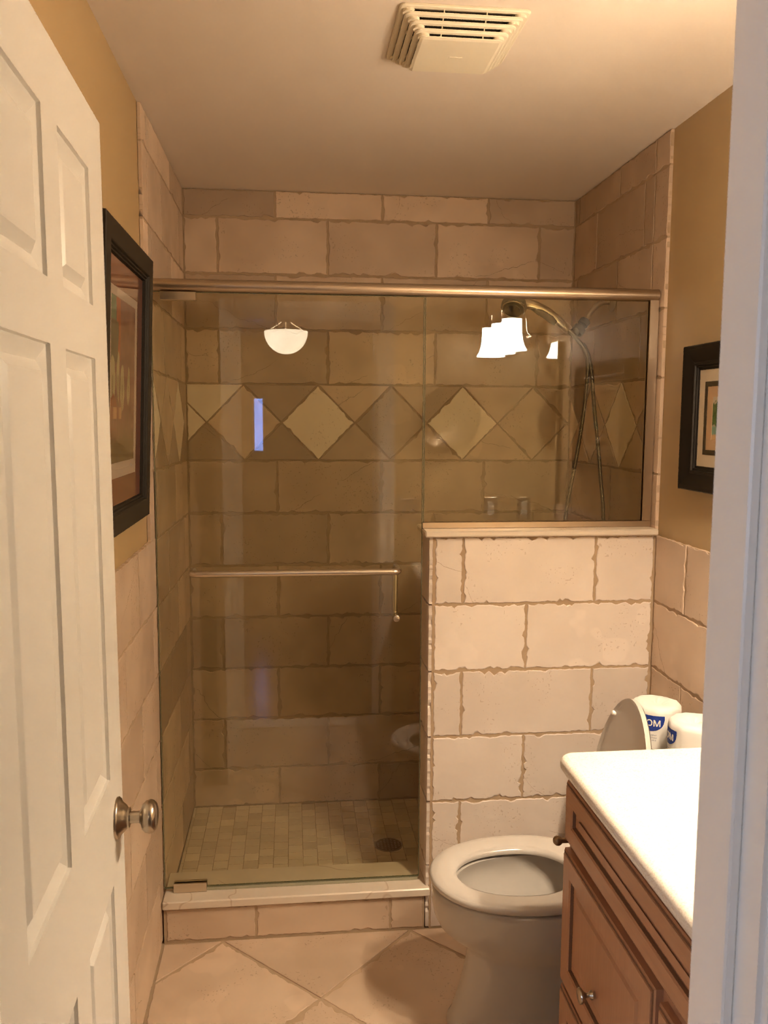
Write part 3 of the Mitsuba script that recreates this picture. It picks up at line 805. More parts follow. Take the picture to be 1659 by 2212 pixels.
hose = spline([(1.338, -0.459, 1.886), (1.346, -0.488, 1.866), (1.370, -0.494, 1.838), (1.397, -0.478, 1.802), (1.411, -0.45, 1.7214), (1.404, -0.45, 1.6263), (1.388, -0.45, 1.4986), (1.367, -0.45, 1.3698), (1.349, -0.45, 1.248), (1.345, -0.46, 1.12), (1.375, -0.475, 1.02), (1.43, -0.485, 1.02), (1.468, -0.485, 1.12), (1.474, -0.480, 1.25), (1.463, -0.475, 1.371), (1.449, -0.472, 1.4994), (1.432, -0.47, 1.6263), (1.418, -0.468, 1.752), (1.403, -0.464, 1.815), (1.388, -0.462, 1.842)], 1900)
add('shower_hose', tube(hose, 0.0068 + 0.0015 * np.sin(np.arange(1900) * 2 * np.pi / 4.0), 10), 'mat_hose', True)
say('shower_hose', 'looping ribbed metal shower hose hanging in the shower', 'hose')

# drain
dc = (0.741, -0.374, ZP)
add('shower_drain', place(lathe([(0.052, -0.002), (0.052, 0.0012), (0.049, 0.0020), (0.047, 0.0012)], 40), None, dc), 'mat_pewter', 30)
pl = Polygon([(0.0465 * math.cos(a), 0.0465 * math.sin(a)) for a in np.linspace(0, 2 * np.pi, 49)[:-1]])
for i in range(-3, 4):
    for j in range(-3, 4):
        if (i * i + j * j) <= 10:
            pl = pl.difference(affinity.translate(sbox(-0.0035, -0.0035, 0.0035, 0.0035), i * 0.0125, j * 0.0125))
add('shower_drain__grate', flat(pl, framed(dc, (1, 0, 0), (0, 1, 0), (0, 0, 1)), 0.0018), 'mat_bronze')
add('shower_drain__sump', place(lathe([(0.047, 0.0002), (0.047, 0.0006)], 32), None, dc), 'mat_black')
say('shower_drain', 'round dark drain in the mosaic shower floor', 'drain')

# ---------------------------------------------------------------- ceiling vent
vx, vy = 0.762, -1.362
for k in range(4):
    a = 0.138 - 0.0125 * k; z1 = H - 0.0005 - 0.0105 * k; z0 = z1 - 0.0058
    i = a - 0.0122
    rings = []
    for s, z in ((a, z1), (a, z0 + 0.0022), (a - 0.0022, z0), (i, z0), (i, z1)):
        r = rrect(2 * s, 2 * s, 0.014 if s > i else 0.008, 5)
        rings.append(np.c_[r[:, 0] + vx, r[:, 1] + vy, np.full(len(r), z)])
    rings.append(rings[0])
    add('ceiling_vent__' + g('ceiling_vent__louvre').split('__')[-1], loft(rings, False, False), 'mat_vent_plastic')
    e = a - 0.014
    for sx, sy in ((-1, -1), (1, -1), (-1, 1), (1, 1)):
        add('ceiling_vent__' + g('ceiling_vent__corner_post').split('__')[-1], place(trimesh.creation.cylinder(0.0125, 0.0060, sections=16), None, (vx + sx * (e - 0.006), vy + sy * (e - 0.006), z0 - 0.0027)), 'mat_vent_plastic', 40)
    for sx, sy in ((-0.045, -1), (0.045, -1), (-0.045, 1), (0.045, 1)):
        m1 = bx(vx + sx - 0.001, vx + sx + 0.001, vy + sy * (a - 0.0145), vy + sy * (a - 0.010), z0 - 0.0052, z0 + 0.001)
        m2 = bx(vx + sy * (a - 0.0145), vx + sy * (a - 0.010), vy + sx - 0.001, vy + sx + 0.001, z0 - 0.0052, z0 + 0.001)
        for m in (m1, m2): add('ceiling_vent__' + g('ceiling_vent__rib').split('__')[-1], m, 'mat_vent_plastic')
a = 0.0885; z0 = H - 0.049
z0 = H - 0.0475
rings = [np.c_[r[:, 0] + vx, r[:, 1] + vy, np.full(len(r), z)] for r, z in ((rrect(0.178, 0.178, 0.010, 5), H - 0.0425), (rrect(0.178, 0.178, 0.010, 5), H - 0.0452), (rrect(0.166, 0.166, 0.006, 5), z0))]
add('ceiling_vent__cover', loft(rings, True, True), 'mat_vent_plastic')
add('ceiling_vent__badge', bx(vx - 0.012, vx + 0.018, vy - 0.004, vy + 0.005, z0 - 0.0012, z0 + 0.0004, 0.0005), 'mat_vent_plastic')
sq = lambda s: rrect(2 * s, 2 * s, 0.01, 5)
rings = [np.c_[sq(0.108)[:, 0] + vx, sq(0.108)[:, 1] + vy, np.full(24, H - 0.001)], np.c_[sq(0.072)[:, 0] + vx, sq(0.072)[:, 1] + vy, np.full(24, H - 0.041)]]
add('ceiling_vent__housing', loft(rings), 'mat_black')
say('ceiling_vent', 'square cream plastic exhaust vent with stepped louvres on the ceiling', 'vent')

# ---------------------------------------------------------------- toilet
TY = -1.270


def egg(x0, x1, hw, z, n=56, cx=None, p=2.15, cy=TY):
    """closed loop in plan: blunt at the back (x1), rounder at the front (x0)"""
    a = np.arange(n) * 2 * np.pi / n
    c = cx if cx is not None else x0 + 0.56 * (x1 - x0)
    ca, sa = np.cos(a), np.sin(a)
    ex = np.sign(ca) * np.abs(ca) ** (2 / p); ey = np.sign(sa) * np.abs(sa) ** (2 / p)
    x = np.where(ca > 0, c + (x1 - c) * ex, c + (c - x0) * ex)
    return np.c_[x, cy + hw * ey, np.full(n, z)]


out = [egg(0.795, 1.36, 0.118, 0.001), egg(0.797, 1.36, 0.117, 0.020), egg(0.806, 1.36, 0.111, 0.032), egg(0.828, 1.36, 0.106, 0.10), egg(0.842, 1.36, 0.106, 0.165), egg(0.848, 1.36, 0.110, 0.205), egg(0.842, 1.36, 0.118, 0.223),
       egg(0.822, 1.36, 0.136, 0.242), egg(0.795, 1.35, 0.156, 0.262), egg(0.771, 1.34, 0.172, 0.285), egg(0.758, 1.335, 0.180, 0.312), egg(0.753, 1.33, 0.183, 0.340), egg(0.753, 1.325, 0.183, 0.365), egg(0.755, 1.32, 0.182, 0.382), egg(0.764, 1.315, 0.176, 0.3905),
       egg(0.800, 1.22, 0.135, 0.392), egg(0.816, 1.19, 0.122, 0.388), egg(0.812, 1.19, 0.124, 0.375), egg(0.806, 1.19, 0.128, 0.350), egg(0.822, 1.18, 0.118, 0.320), egg(0.860, 1.16, 0.095, 0.275), egg(0.905, 1.13, 0.070, 0.235), egg(0.945, 1.10, 0.052, 0.215)]
add('toilet__bowl', loft(out, True, True), 'mat_porcelain', 50)
add('toilet__tank', loft([np.c_[r[:, 0] + 1.385, r[:, 1] + TY, np.full(len(r), z)] for r, z in ((rrect(0.15, 0.36, 0.03), 0.395), (rrect(0.19, 0.42, 0.035), 0.42), (rrect(0.198, 0.44, 0.035), 0.685))]), 'mat_porcelain', 40)
add('toilet__tank_lid', loft([np.c_[r[:, 0] + 1.385, r[:, 1] + TY, np.full(len(r), z)] for r, z in ((rrect(0.208, 0.45, 0.035), 0.686), (rrect(0.216, 0.46, 0.035), 0.692), (rrect(0.216, 0.46, 0.035), 0.710), (rrect(0.204, 0.448, 0.03), 0.718))]), 'mat_porcelain', 40)
so = [egg(0.751, 1.205, 0.181, 0.3985), egg(0.746, 1.208, 0.185, 0.404), egg(0.746, 1.208, 0.185, 0.412), egg(0.752, 1.204, 0.180, 0.419), egg(0.772, 1.190, 0.162, 0.4215), egg(0.800, 1.135, 0.128, 0.4185), egg(0.8145, 1.125, 0.114, 0.412), egg(0.8165, 1.123, 0.112, 0.404), egg(0.8155, 1.124, 0.113, 0.3985)]
add('toilet__seat', loft(so + [so[0]], False, False), 'mat_seat', 50)
# raised lid: the same outline, standing nearly upright against the tank
hx, hz, ang = 1.215, 0.425, math.radians(81.5)


def lidpt(loop, t):
    d = 1.205 - loop[:, 0]
    return np.c_[hx + d * math.cos(ang) - t * math.sin(ang) * -1, loop[:, 1], hz + d * math.sin(ang) + t * math.cos(ang) * -1]


L = lambda i: egg(0.768 + i, 1.205 - i, 0.170 - i, 0.0, cy=TY + 0.020, p=1.85)
add('toilet__lid', loft([lidpt(L(0.012), 0.006), lidpt(L(0.006), 0.001), lidpt(L(0.0), 0.000), lidpt(L(0.0), 0.012), lidpt(L(0.006), 0.018), lidpt(L(0.03), 0.021)]), 'mat_seat', 40)
for s in (-1, 1):
    q = np.array([0.80, TY + s * 0.105, 0]); l = lidpt(np.array([[0.84, TY + 0.022 + s * 0.100, 0.0]]), -0.004)[0]
    if s > 0: add('toilet__' + g('toilet__bumper').split('__')[-1], place(lathe([(0.007, 0), (0.007, 0.006), (0.005, 0.010)], 14), frame_z((-1, 0, 0.15)), l + np.array([0.010, 0, 0])), 'mat_white_plastic', 40)
    add('toilet__' + g('toilet__hinge').split('__')[-1], tube([(1.212, TY + s * 0.07 - 0.02, 0.424), (1.212, TY + s * 0.07 + 0.02, 0.424)], 0.011, 14), 'mat_seat', 40)
add('toilet__water', loft([egg(0.935, 1.107, 0.057, 0.226), egg(0.934, 1.108, 0.058, 0.230)]), 'mat_water', True)
say('toilet', 'cream porcelain toilet with its seat down and lid raised', 'toilet')


# ---------------------------------------------------------------- wrapped paper rolls on the tank
def roll(key, cx, cy, z, yaw, seed, label):
    r0, hgt = 0.064, 0.113
    a = np.arange(72) * 2 * np.pi / 72
    prof = [(0.055, 0.0), (r0 - 0.002, 0.002), (r0, 0.010), (r0, 0.030), (r0, 0.055), (r0, 0.080), (r0, 0.097), (r0 - 0.002, 0.106), (r0 - 0.008, 0.1125), (0.046, 0.114), (0.034, 0.1135), (0.024, 0.110), (0.014, 0.105), (0.004, 0.103)]
    rings = []
    for r, zz in prof:
        fold = 0.0012 * np.sin(a * 11 + 5 * zz * 9) * min(1.0, max(0.0, (zz - 0.085) / 0.02)) + 0.0015 * (meshkit.noise(np.c_[np.cos(a) * 3, np.sin(a) * 3, np.full(72, zz * 25 + seed)], seed) - 0.5) * (0.3 + 0.9 * (zz > 0.09))
        zf = (0.0045 * (meshkit.noise(np.c_[np.cos(a) * 5 * r / r0, np.sin(a) * 5 * r / r0, np.full(72, seed * 1.7)], seed + 3) - 0.5)) * (zz > 0.1)
        rings.append(np.c_[cx + (r + fold) * np.cos(a), cy + (r + fold) * np.sin(a), z + zz + zf])
    add(f'{key}__wrapper', loft(rings), 'mat_paper', 35)

    def wrap(m, off):
        v = np.asarray(m.vertices); t = yaw + v[:, 0] / r0; rr = r0 + off + v[:, 2]
        return trimesh.Trimesh(np.c_[cx + rr * np.cos(t), cy + rr * np.sin(t), z + v[:, 1]], m.faces, process=False)

    # blue badge: flat top, rounded foot, cut in strips so that it follows the roll
    xs = np.linspace(-0.036, 0.036, 37)
    top = np.full(37, 0.0935); bot = 0.0935 - 0.006 - 0.036 * np.sqrt(np.clip(1 - (xs / 0.0361) ** 2, 0, 1)) ** 0.8
    v = np.vstack([np.c_[xs, bot, np.zeros(37)], np.c_[xs, top, np.zeros(37)]])
    i = np.arange(36); f = np.vstack([np.c_[i, i + 1, i + 38], np.c_[i, i + 38, i + 37]])
    add(f'{key}__badge', wrap(trimesh.Trimesh(v, f, process=False), 0.0009), 'mat_blue_print')
    tm = meshkit.text_mesh('POM', 0.0165, 0.0004, bold=True)
    w = tm.bounds[1][0]; tm.apply_translation((-w / 2, 0.0655, 0))
    add(f'{key}__lettering', wrap(tm, 0.0013), 'mat_paper')
    lines = []
    for q, (l, zz) in enumerate(((0.034, 0.0395), (0.036, 0.0325), (0.030, 0.0255))):
        x = -l / 2
        k = np.random.default_rng(seed * 10 + q)
        while x < l / 2:
            d = k.uniform(0.0012, 0.0026); lines.append(bx(x, x + d, zz, zz + k.uniform(0.002, 0.0034), 0, 0.0002)); x += d + 0.0012
    add(f'{key}__small_print', wrap(cat(*lines), 0.0009), 'mat_grey_print')
    say(key, label, 'toilet paper roll', 'wrapped toilet paper rolls on the tank')


roll('toilet_paper_roll', 1.372, -1.192, 0.7185, math.atan2(-2.13, -0.97) - math.radians(13), 1, 'wrapped paper roll with its blue badge facing out, beside the raised lid')
roll('toilet_paper_roll_001', 1.408, -1.338, 0.7185, math.atan2(-2.0, -1.01) - math.radians(72), 2, 'wrapped paper roll in front, its blue badge turned to the side')

# ---------------------------------------------------------------- vanity
CX, CY0, CY1, CZ = 0.975, -2.535, -1.560, 0.856
cw, ch = W - 0.001 - CX, CY1 - CY0; cxm, cym = (CX + W - 0.001) / 2, (CY0 + CY1) / 2
scx, scy, sa, sb = 1.262, -2.03, 0.150, 0.205


def ring_rr(o, z):
    r = rrect(cw - 2 * o, ch - 2 * o, max(0.038 - o, 0.01), 8); return np.c_[r[:, 0] + cxm, r[:, 1] + cym, np.full(len(r), z)]


prof = [(0.030, CZ - 0.0345), (0.010, CZ - 0.0345), (0.004, CZ - 0.031), (0.0008, CZ - 0.025), (0.0, CZ - 0.018), (0.0012, CZ - 0.011), (0.005, CZ - 0.0045), (0.010, CZ - 0.0012), (0.016, CZ)]
rings = [ring_rr(o, z) for o, z in prof]
bodym = loft(rings, True, False)
ea = np.arange(64) * 2 * np.pi / 64
ell = lambda s, z: np.c_[scx + sa * s * np.cos(ea), scy + sb * s * np.sin(ea), np.full(64, z)]
hole = Polygon(rings[-1][:, :2], [ell(1.0, 0)[:, :2]])
topm = flat(hole, framed((0, 0, 0), (1, 0, 0), (0, 1, 0), (0, 0, 1)), CZ)
add('vanity_countertop__top', cat(bodym, topm), 'mat_counter', 35)
bas = loft([ell(0.94, CZ - 0.125), ell(1.035, CZ - 0.07)][:0] + [ell(s, CZ - d) for s, d in ((1.0, 0.0), (0.975, 0.0035), (0.955, 0.011), (0.93, 0.03), (0.86, 0.065), (0.72, 0.095), (0.5, 0.113), (0.25, 0.121), (0.09, 0.123))], False, False)
bas.invert()
add('vanity_countertop__sink_basin', bas, 'mat_counter', 60)
add('vanity_countertop__sink_drain', place(lathe([(0.021, -0.002), (0.021, 0.001), (0.016, 0.002)], 24), None, (scx, scy, CZ - 0.1235)), 'mat_nickel', 40)
add('vanity_countertop__backsplash', bx(W - 0.021, W - 0.0008, CY0, CY1, CZ + 0.0005, CZ + 0.10, 0.004), 'mat_counter')
say('vanity_countertop', 'bright cream stone countertop with rounded edge and sunken basin', 'countertop')

VX, VY1, VY0 = 1.004, -1.590, -2.530      # cabinet box front, left end, right end
VT = CZ - 0.035
F_cab = framed((VX, 0, 0), (0, -1, 0), (0, 0, 1), (-1, 0, 0))


def wood_part(key, m, grain):
    v, f, _ = meshkit.arrays(m)
    t = v[f].reshape(-1, 3); fn = np.arange(len(t)).reshape(-1, 3)
    n = np.cross(t[1::3] - t[0::3], t[2::3] - t[0::3]); ax = np.repeat(np.abs(n).argmax(1), 3)
    o = rng.uniform(0, 8, 2)
    along = t[:, 2] if grain == 'z' else t[:, 1]
    across = np.where(ax == 2, t[:, 0], np.where(ax == 0, t[:, 1] if grain == 'z' else t[:, 2], t[:, 0]))
    scene[key] = mikit.ply(trimesh.Trimesh(t, fn, process=False), 'mat_wood', smooth=False, uv=np.c_[along + o[0], across + o[1]])


wood_part('vanity_cabinet__carcass', cat(bx(VX + 0.018, W - 0.001, VY1 - 0.016, VY1, 0.002, VT), bx(VX + 0.018, W - 0.001, VY0, VY0 + 0.016, 0.002, VT), bx(VX + 0.018, W - 0.001, VY0 + 0.016, VY1 - 0.016, 0.085, 0.10)), 'z')
yl = 2.078     # division between drawers and doors (u = -y)
wood_part('vanity_cabinet__face_frame', cat(bx(VX, VX + 0.018, -1.625, VY1, 0.085, VT), bx(VX, VX + 0.018, -2.095, -2.06, 0.085, 0.655), bx(VX, VX + 0.018, VY0, -2.50, 0.085, VT), bx(VX, VX + 0.018, -2.50, -1.625, 0.800, VT), bx(VX, VX + 0.018, -2.50, -1.625, 0.640, 0.680), bx(VX, VX + 0.018, -2.50, -1.625, 0.085, 0.115)), 'y')
add('vanity_cabinet__interior', bx(VX + 0.020, VX + 0.030, VY0 + 0.017, VY1 - 0.017, 0.101, VT - 0.01), 'mat_cabinet_inside')
add('vanity_cabinet__toe_kick', bx(VX + 0.06, VX + 0.072, VY0, VY1 - 0.017, 0.001, 0.0845), 'mat_cabinet_inside')


def front(key, u0, u1, v0, v1, grain, fw=0.052, th=0.019):
    o = [(0, 0.0002), (0, th - 0.006), (0.003, th - 0.0035), (0.0075, th - 0.0030), (0.0085, th), (fw - 0.007, th), (fw - 0.0035, th - 0.003)]
    wood_part(key, nest(u0, u1, v0, v1, o, F_cab, fill=False), grain)
    par = key if key.count('__') == 1 else key.rsplit('__', 1)[0]
    gl = nest(u0, u1, v0, v1, [(0.0055, th - 0.0031), (0.0085, th - 0.0022)], F_cab, fill=False)
    gl2 = nest(u0, u1, v0, v1, [(fw - 0.0035, th - 0.0030), (fw - 0.001, th - 0.0085), (fw + 0.0015, th - 0.0085)], F_cab, fill=False)
    add(f'{par}__glaze_line', cat(nest(u0, u1, v0, v1, [(0.0032, th - 0.0029), (0.0076, th - 0.0023)], F_cab, fill=False), gl2), 'mat_wood_glaze')
    wood_part(f'{par}__panel', nest(u0, u1, v0, v1, [(fw + 0.0015, th - 0.0085), (fw + 0.018, th - 0.0085), (fw + 0.026, th - 0.0055)], F_cab), grain)


def knob(key, u, v):
    R = np.stack([[0, 1, 0], [0, 0, 1], [-1, 0, 0]], 1) * np.array([1, 1, 1])
    m = place(lathe([(0.0095, 0), (0.0085, 0.0025), (0.0052, 0.006), (0.0048, 0.012), (0.0085, 0.017), (0.0150, 0.0215), (0.0158, 0.0245), (0.0145, 0.0268), (0.007, 0.0278)], 28), frame_z((-1, 0, 0)), (VX - 0.0192, -u, v))
    add(key, m, 'mat_pewter', 40)


front('vanity_cabinet__false_front', 1.601, 2.499, 0.672, 0.806, 'y', fw=0.050)
front('vanity_cabinet__drawer', 1.597, 2.070, 0.343, 0.650, 'z', fw=0.055)
knob('vanity_cabinet__drawer__knob', 1.800, 0.447)
front('vanity_cabinet__drawer_001', 1.597, 2.070, 0.104, 0.331, 'z', fw=0.055)
knob('vanity_cabinet__drawer_001__knob', 1.800, 0.215)
front('vanity_cabinet__door', 2.086, 2.500, 0.104, 0.640, 'z', fw=0.055)
knob('vanity_cabinet__door__knob', 2.130, 0.55)
say('vanity_cabinet', 'warm brown wooden vanity cabinet with dark glazed grooves', 'cabinet')

# paper holder on the cabinet's side
hz0 = 0.617
add('paper_holder__plate', place(lathe([(0.024, 0.0), (0.023, 0.004), (0.014, 0.009), (0.010, 0.010)], 24), frame_z((0, 1, 0)), (1.085, VY1 + 0.0003, hz0)), 'mat_bronze', 40)
add('paper_holder__arm', tube(bend([(1.085, VY1 + 0.004, hz0), (1.085, -1.505, hz0), (1.010, -1.505, hz0)], 0.014), np.r_[np.full(9, 0.0065), 0.0065], 14), 'mat_bronze', 50)
add('paper_holder__finial', place(trimesh.creation.icosphere(subdivisions=3, radius=0.0115), None, (1.004, -1.505, hz0)), 'mat_bronze', True)
say('paper_holder', 'dark bronze paper holder arm on the side of the vanity', 'toilet paper holder')


# ---------------------------------------------------------------- framed pictures
def picture(key, fr, u0, u1, v0, v1, fprof, layers, art, art_mat, label, frame_mats):
    """fprof: list of (profile, material) rings from the outside in; layers: (inset, inset2, height, material) mats"""
    for i, (pr, mt) in enumerate(fprof):
        add(f'{key}__' + ('frame' if i == 0 else 'inner_frame'), nest(u0, u1, v0, v1, pr, fr, fill=False, back=False), mt)
    for nm, ins, ins2, h, mt in layers:
        hole_ = [(u0 + ins2, u1 - ins2, v0 + ins2, v1 - ins2)]
        m = cat(rect_holes(u0 + ins, u1 - ins, v0 + ins, v1 - ins, hole_, fr, h), nest(u0 + ins2, u1 - ins2, v0 + ins2, v1 - ins2, [(0, h), (0.001, h - 0.0012)], fr, fill=False))
        add(f'{key}__{nm}', m, mt)
    a0, a1, b0, b1, h = art
    vv = fr(np.array([a0, a1, a1, a0]), np.array([b0, b0, b1, b1]), np.full(4, h))
    scene[f'{key}__print'] = mikit.ply(trimesh.Trimesh(vv, [[0, 1, 2], [0, 2, 3]], process=False), art_mat, uv=np.array([[0, 0], [1, 0], [1, 1], [0, 1.0]]))
    add(f'{key}__backing', nest(u0 + 0.004, u1 - 0.004, v0 + 0.004, v1 - 0.004, [(0, 0.0), (0, 0.003)], fr, fill=True, back=True), 'mat_black')
    say(key, label, 'framed picture', 'framed pictures on the side walls')


# left: stands off the wall at its top (hangs leaning forward)
lz0, lz1 = 1.324, 1.995
tl = math.atan2(0.026, lz1 - lz0)
F_lp = framed((-0.010, 0, lz0), (0, 1, 0), (math.sin(tl), 0, math.cos(tl)), (math.cos(tl), 0, -math.sin(tl)))
pu0, pu1, pv = -1.545, -0.972, (lz1 - lz0)
picture('framed_picture', F_lp, pu0, pu1, 0, pv,
        [([(0, 0.0), (0, 0.021), (0.002, 0.023), (0.046, 0.023), (0.048, 0.021)], 'mat_charcoal_frame'), ([(0.048, 0.021), (0.050, 0.017), (0.054, 0.017), (0.056, 0.013), (0.060, 0.013), (0.062, 0.005)], 'mat_black_frame')],
        [('mat_board', 0.060, 0.122, 0.0058, 'mat_terracotta_mat'), ('border', 0.121, 0.142, 0.0045, 'mat_print_border')],
        (pu0 + 0.14, pu1 - 0.14, 0.155, pv - 0.14, 0.0034), 'mat_tree_art', 'large black framed print of pale trees on a terracotta mat, behind the door', None)
add('framed_picture__lower_border', rect_holes(pu0 + 0.13, pu1 - 0.13, 0.128, 0.158, [], F_lp, 0.0040), 'mat_print_border')
sg = spline([(-0.036, 0.0, 0), (-0.030, 0.009, 0), (-0.025, 0.0, 0), (-0.018, 0.006, 0), (-0.012, 0.0, 0), (-0.004, 0.004, 0), (0.004, 0.001, 0)], 40)
add('framed_picture__signature', tube(F_lp(sg[:, 0] + pu1 - 0.150, sg[:, 1] + 0.138, np.full(40, 0.0042)), 0.0004, 5), 'mat_grey_print')
add('framed_picture__glazing', flat(sbox(pu0 + 0.06, 0.06, pu1 - 0.06, pv - 0.06), F_lp, 0.0075), 'mat_picture_glass')

rz0, rz1 = 1.392, 1.788
F_rp = framed((W + 0.0115, 0, rz0), (0, -1, 0), (0, 0, 1), (-1, 0, 0))
qu0, qu1, qv = 1.012, 1.520, (rz1 - rz0)
picture('framed_picture_001', F_rp, qu0, qu1, 0, qv,
        [([(0, 0.0), (0, 0.024), (0.003, 0.027), (0.012, 0.026), (0.045, 0.014), (0.050, 0.017), (0.054, 0.017), (0.056, 0.012), (0.060, 0.012), (0.0625, 0.008), (0.067, 0.008), (0.069, 0.004)], 'mat_black_frame')],
        [('mat_board', 0.066, 0.1005, 0.0060, 'mat_cream_mat'), ('fillet', 0.100, 0.1125, 0.0068, 'mat_charcoal_frame'), ('inner_mat', 0.112, 0.140, 0.0048, 'mat_tan_mat')],
        (qu0 + 0.14, qu1 - 0.14, 0.1385, qv - 0.1385, 0.0036), 'mat_beach_art', 'black framed beach watercolour in a double mat above the toilet', None)
add('framed_picture_001__glazing', flat(sbox(qu0 + 0.066, 0.066, qu1 - 0.066, qv - 0.066), F_rp, 0.0075), 'mat_picture_glass')

# ---------------------------------------------------------------- vanity light, mirror, and what the glass reflects
SHX = 1.326
for i, y in enumerate((-1.87, -2.06, -2.25)):
    zt = 2.012
    pr = [(0.041, zt), (0.0425, zt - 0.010), (0.043, zt - 0.035), (0.0445, zt - 0.065), (0.049, zt - 0.095), (0.057, zt - 0.120), (0.068, zt - 0.138)]
    inn = [(r - 0.0035, z + (0.0 if k else -0.003)) for k, (r, z) in enumerate(pr)]
    aa = np.arange(36) * 2 * np.pi / 36
    rr = [np.c_[SHX + r * np.cos(aa), y + r * np.sin(aa), np.full(36, z)] for r, z in pr + inn[::-1]]
    k3 = '' if i == 0 else f'_{i:03d}'
    add(f'vanity_light__shade{k3}', loft(rr + [rr[0]], False, False), 'mat_lamp_shade', 60, emitter={'type': 'area', 'radiance': rgb(*SHADE_RAD)})
    add(f'vanity_light__bulb{k3}', place(trimesh.creation.icosphere(subdivisions=2, radius=0.025), None, (SHX, y, zt - 0.075)), 'mat_white_plastic', True, emitter={'type': 'area', 'radiance': rgb(*BULB_RAD)})
    add(f'vanity_light__holder{k3}', place(lathe([(0.012, -0.050), (0.020, -0.030), (0.044, -0.004), (0.044, 0.004), (0.026, 0.010), (0.011, 0.018), (0.010, 0.032), (0.018, 0.044), (0.021, 0.050), (0.010, 0.051)], 24), None, (SHX, y, zt)), 'mat_pewter', 40)
    add(f'vanity_light__arm{k3}', tube(spline([(SHX + 0.010, y, zt + 0.024), (SHX + 0.052, y, zt + 0.026), (SHX + 0.066, y, zt - 0.015), (SHX + 0.072, y, zt - 0.060), (SHX + 0.118, y, zt - 0.066)], 24), 0.0055, 12), 'mat_nickel', 50)
add('vanity_light__crossbar', tube([(SHX + 0.118, -2.29, 1.947), (SHX + 0.118, -1.83, 1.947)], 0.010, 16), 'mat_nickel', 40)
add('vanity_light__back_plate', bx(W - 0.004, W + PT - 0.0005, -2.115, -2.005, 1.885, 2.015, 0.004), 'mat_pewter')
add('vanity_light__stem', tube([(W - 0.004, -2.06, 1.947), (SHX + 0.118, -2.06, 1.947)], 0.013, 16), 'mat_nickel', 40)
for s in (-1, 1):
    add('vanity_light__end_cap' + ('' if s < 0 else '_001'), place(lathe([(0.010, 0), (0.022, 0.003), (0.024, 0.007), (0.010, 0.012)], 20), frame_z((0, s, 0)), (SHX + 0.118, -2.06 + s * 0.228, 1.947)), 'mat_pewter', 40)
say('vanity_light', 'three shade vanity light glowing above the mirror, seen in the shower glass', 'wall lamp')

MY0, MY1, MZ0, MZ1 = YF + 0.004, -1.760, 1.02, 1.905
add('wall_mirror__mirror_glass', bx(W - 0.009, W - 0.003, MY0, MY1, MZ0, MZ1), 'mat_mirror')
add('wall_mirror__backing', bx(W - 0.003, W + 0.0115, MY0, MY1, 1.24, MZ1), 'mat_charcoal_frame')
say('wall_mirror', 'frameless wall mirror above the vanity, seen in the shower glass', 'mirror')


def plate(key, u0, u1, z0, z1, label, kind):
    fr = framed((0, YF, 0), (-1, 0, 0), (0, 0, 1), (0, 1, 0))
    add(f'{key}__cover', nest(-u1, -u0, z0, z1, [(0, 0.0002), (0, 0.003), (0.004, 0.0055)], fr), 'mat_nickel')
    um, zm = -(u0 + u1) / 2, (z0 + z1) / 2
    if kind == 'outlet':
        for nm, s in (('socket', -1), ('socket_001', 1)):
            add(f'{key}__{nm}', nest(um - 0.0165, um + 0.0165, zm + s * 0.019 - 0.0165, zm + s * 0.019 + 0.0165, [(0, 0.005), (0, 0.0065), (0.001, 0.0072)], fr), 'mat_white_plastic')
            add(f'{key}__{nm}__slot', cat(nest(um - 0.008, um - 0.006, zm + s * 0.019 - 0.002, zm + s * 0.019 + 0.006, [(0, 0.0072), (0, 0.0074)], fr), nest(um + 0.006, um + 0.008, zm + s * 0.019 - 0.002, zm + s * 0.019 + 0.006, [(0, 0.0072), (0, 0.0074)], fr)), 'mat_black')
    else:
        for nm, s in (('toggle', -1), ('toggle_001', 1)):
            add(f'{key}__{nm}', bx((u0 + u1) / 2 + s * 0.023 - 0.005, (u0 + u1) / 2 + s * 0.023 + 0.005, YF + 0.005, YF + 0.016, zm - 0.012, zm + 0.004, 0.002), 'mat_white_plastic')
    say(key, label, 'switch plate' if kind != 'outlet' else 'wall outlet')


plate('wall_outlet', 1.372, 1.442, 1.072, 1.186, 'metal plated wall outlet beside the mirror, seen in the shower glass', 'outlet')
plate('switch_plate', 0.903, 1.018, 1.068, 1.182, 'double metal switch plate beside the door casing, seen in the shower glass', 'switch')

# woven leaf fan hung on the door wall
fc = np.array([1.190, YF, 1.605]); du = np.array([0.66, 0.75]); du /= np.linalg.norm(du); dv = np.array([-du[1], du[0]])
aa = np.arange(48) * 2 * np.pi / 48


def leaf(s, h):
    rad = 0.150 * (1 + 0.28 * np.clip(-np.cos(aa), 0, 1) ** 6)
    px = s * rad * np.cos(aa); pz = s * rad * np.sin(aa)
    return np.c_[fc[0] + px * du[0] + pz * dv[0], np.full(48, fc[1] + h), fc[2] + px * du[1] + pz * dv[1]]


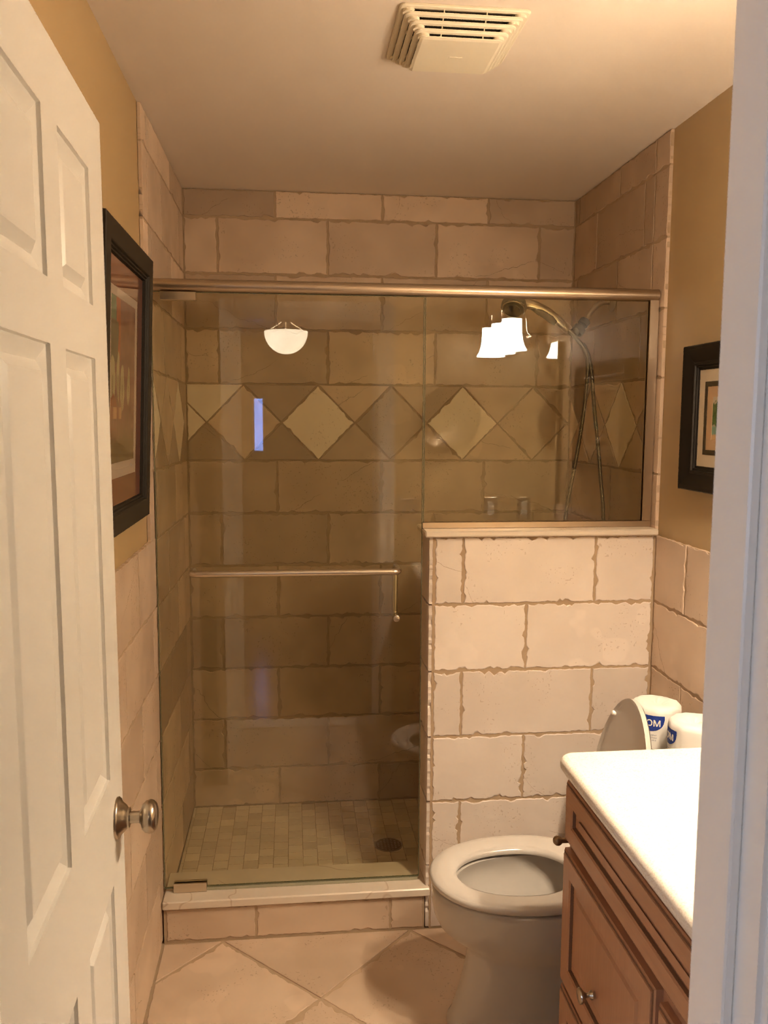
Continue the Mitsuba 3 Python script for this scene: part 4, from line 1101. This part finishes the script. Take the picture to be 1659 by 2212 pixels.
lr = [leaf(1.0, 0.050), leaf(0.985, 0.052), leaf(0.9, 0.035), leaf(0.6, 0.016), leaf(0.25, 0.009), leaf(0.02, 0.008), leaf(0.02, 0.004), leaf(0.25, 0.005), leaf(0.6, 0.011), leaf(0.9, 0.030)]
m = loft(lr + [lr[0]], False, False)
vv = np.asarray(m.vertices)
scene['wall_fan__leaf'] = mikit.ply(m, 'mat_fan', smooth=True, uv=np.c_[vv[:, 0], vv[:, 2]])
e3 = lambda t, w, h: (fc[0] + t * du[0] + w * dv[0], fc[1] + h, fc[2] + t * du[1] + w * dv[1])
add('wall_fan__rib', tube([e3(-0.16, 0, 0.036), e3(-0.05, 0, 0.018), e3(0.06, 0, 0.018), e3(0.15, 0, 0.050)], [0.003, 0.006, 0.007, 0.008], 10), 'mat_bronze', 40)
add('wall_fan__handle', loft([np.array([e3(t, -w, 0.004), e3(t, w, 0.004), e3(t, w, 0.030), e3(t, -w, 0.030)]) for t, w in ((0.142, 0.013), (0.21, 0.014), (0.215, 0.020), (0.238, 0.020))]), 'mat_bronze')
say('wall_fan', 'dark woven leaf shaped fan on the door wall, seen in the shower glass', 'wall decoration')

# ceiling bowl lamp in the hall
bxc, byc = 0.315, -5.50
R0 = 0.180
pr = [(R0 * math.sin(t), 2.292 - 0.185 * (1 - (1 - math.cos(t)) if False else math.cos(t)) * 1.0) for t in np.linspace(0.02, math.pi / 2, 16)]
inn = [(r - 0.004 if r > 0.006 else r * 0.5, z + 0.004) for r, z in pr]
rr = [np.c_[bxc + r * np.cos(ea), byc + r * np.sin(ea), np.full(64, z)] for r, z in pr + inn[::-1]]
add('ceiling_lamp__bowl', loft(rr, True, True), 'mat_lamp_shade', 60, emitter={'type': 'area', 'radiance': rgb(*BOWL_RAD)})
for k in range(3):
    t = math.radians(90 + 120 * k)
    add('ceiling_lamp__' + g('ceiling_lamp__arm').split('__')[-1], tube(spline([(bxc + 0.172 * math.cos(t), byc + 0.172 * math.sin(t), 2.300), (bxc + 0.12 * math.cos(t), byc + 0.12 * math.sin(t), 2.335), (bxc + 0.05 * math.cos(t), byc + 0.05 * math.sin(t), 2.370), (bxc + 0.02 * math.cos(t), byc + 0.02 * math.sin(t), 2.405)], 16), 0.006, 10), 'mat_nickel', 50)
add('ceiling_lamp__canopy', place(lathe([(0.060, 0.0295), (0.058, 0.018), (0.030, 0.004), (0.022, -0.010), (0.010, -0.018)], 28), None, (bxc, byc, H - 0.030)), 'mat_nickel', 40)
say('ceiling_lamp', 'glowing white bowl lamp on the hall ceiling, seen in the shower glass', 'ceiling lamp')
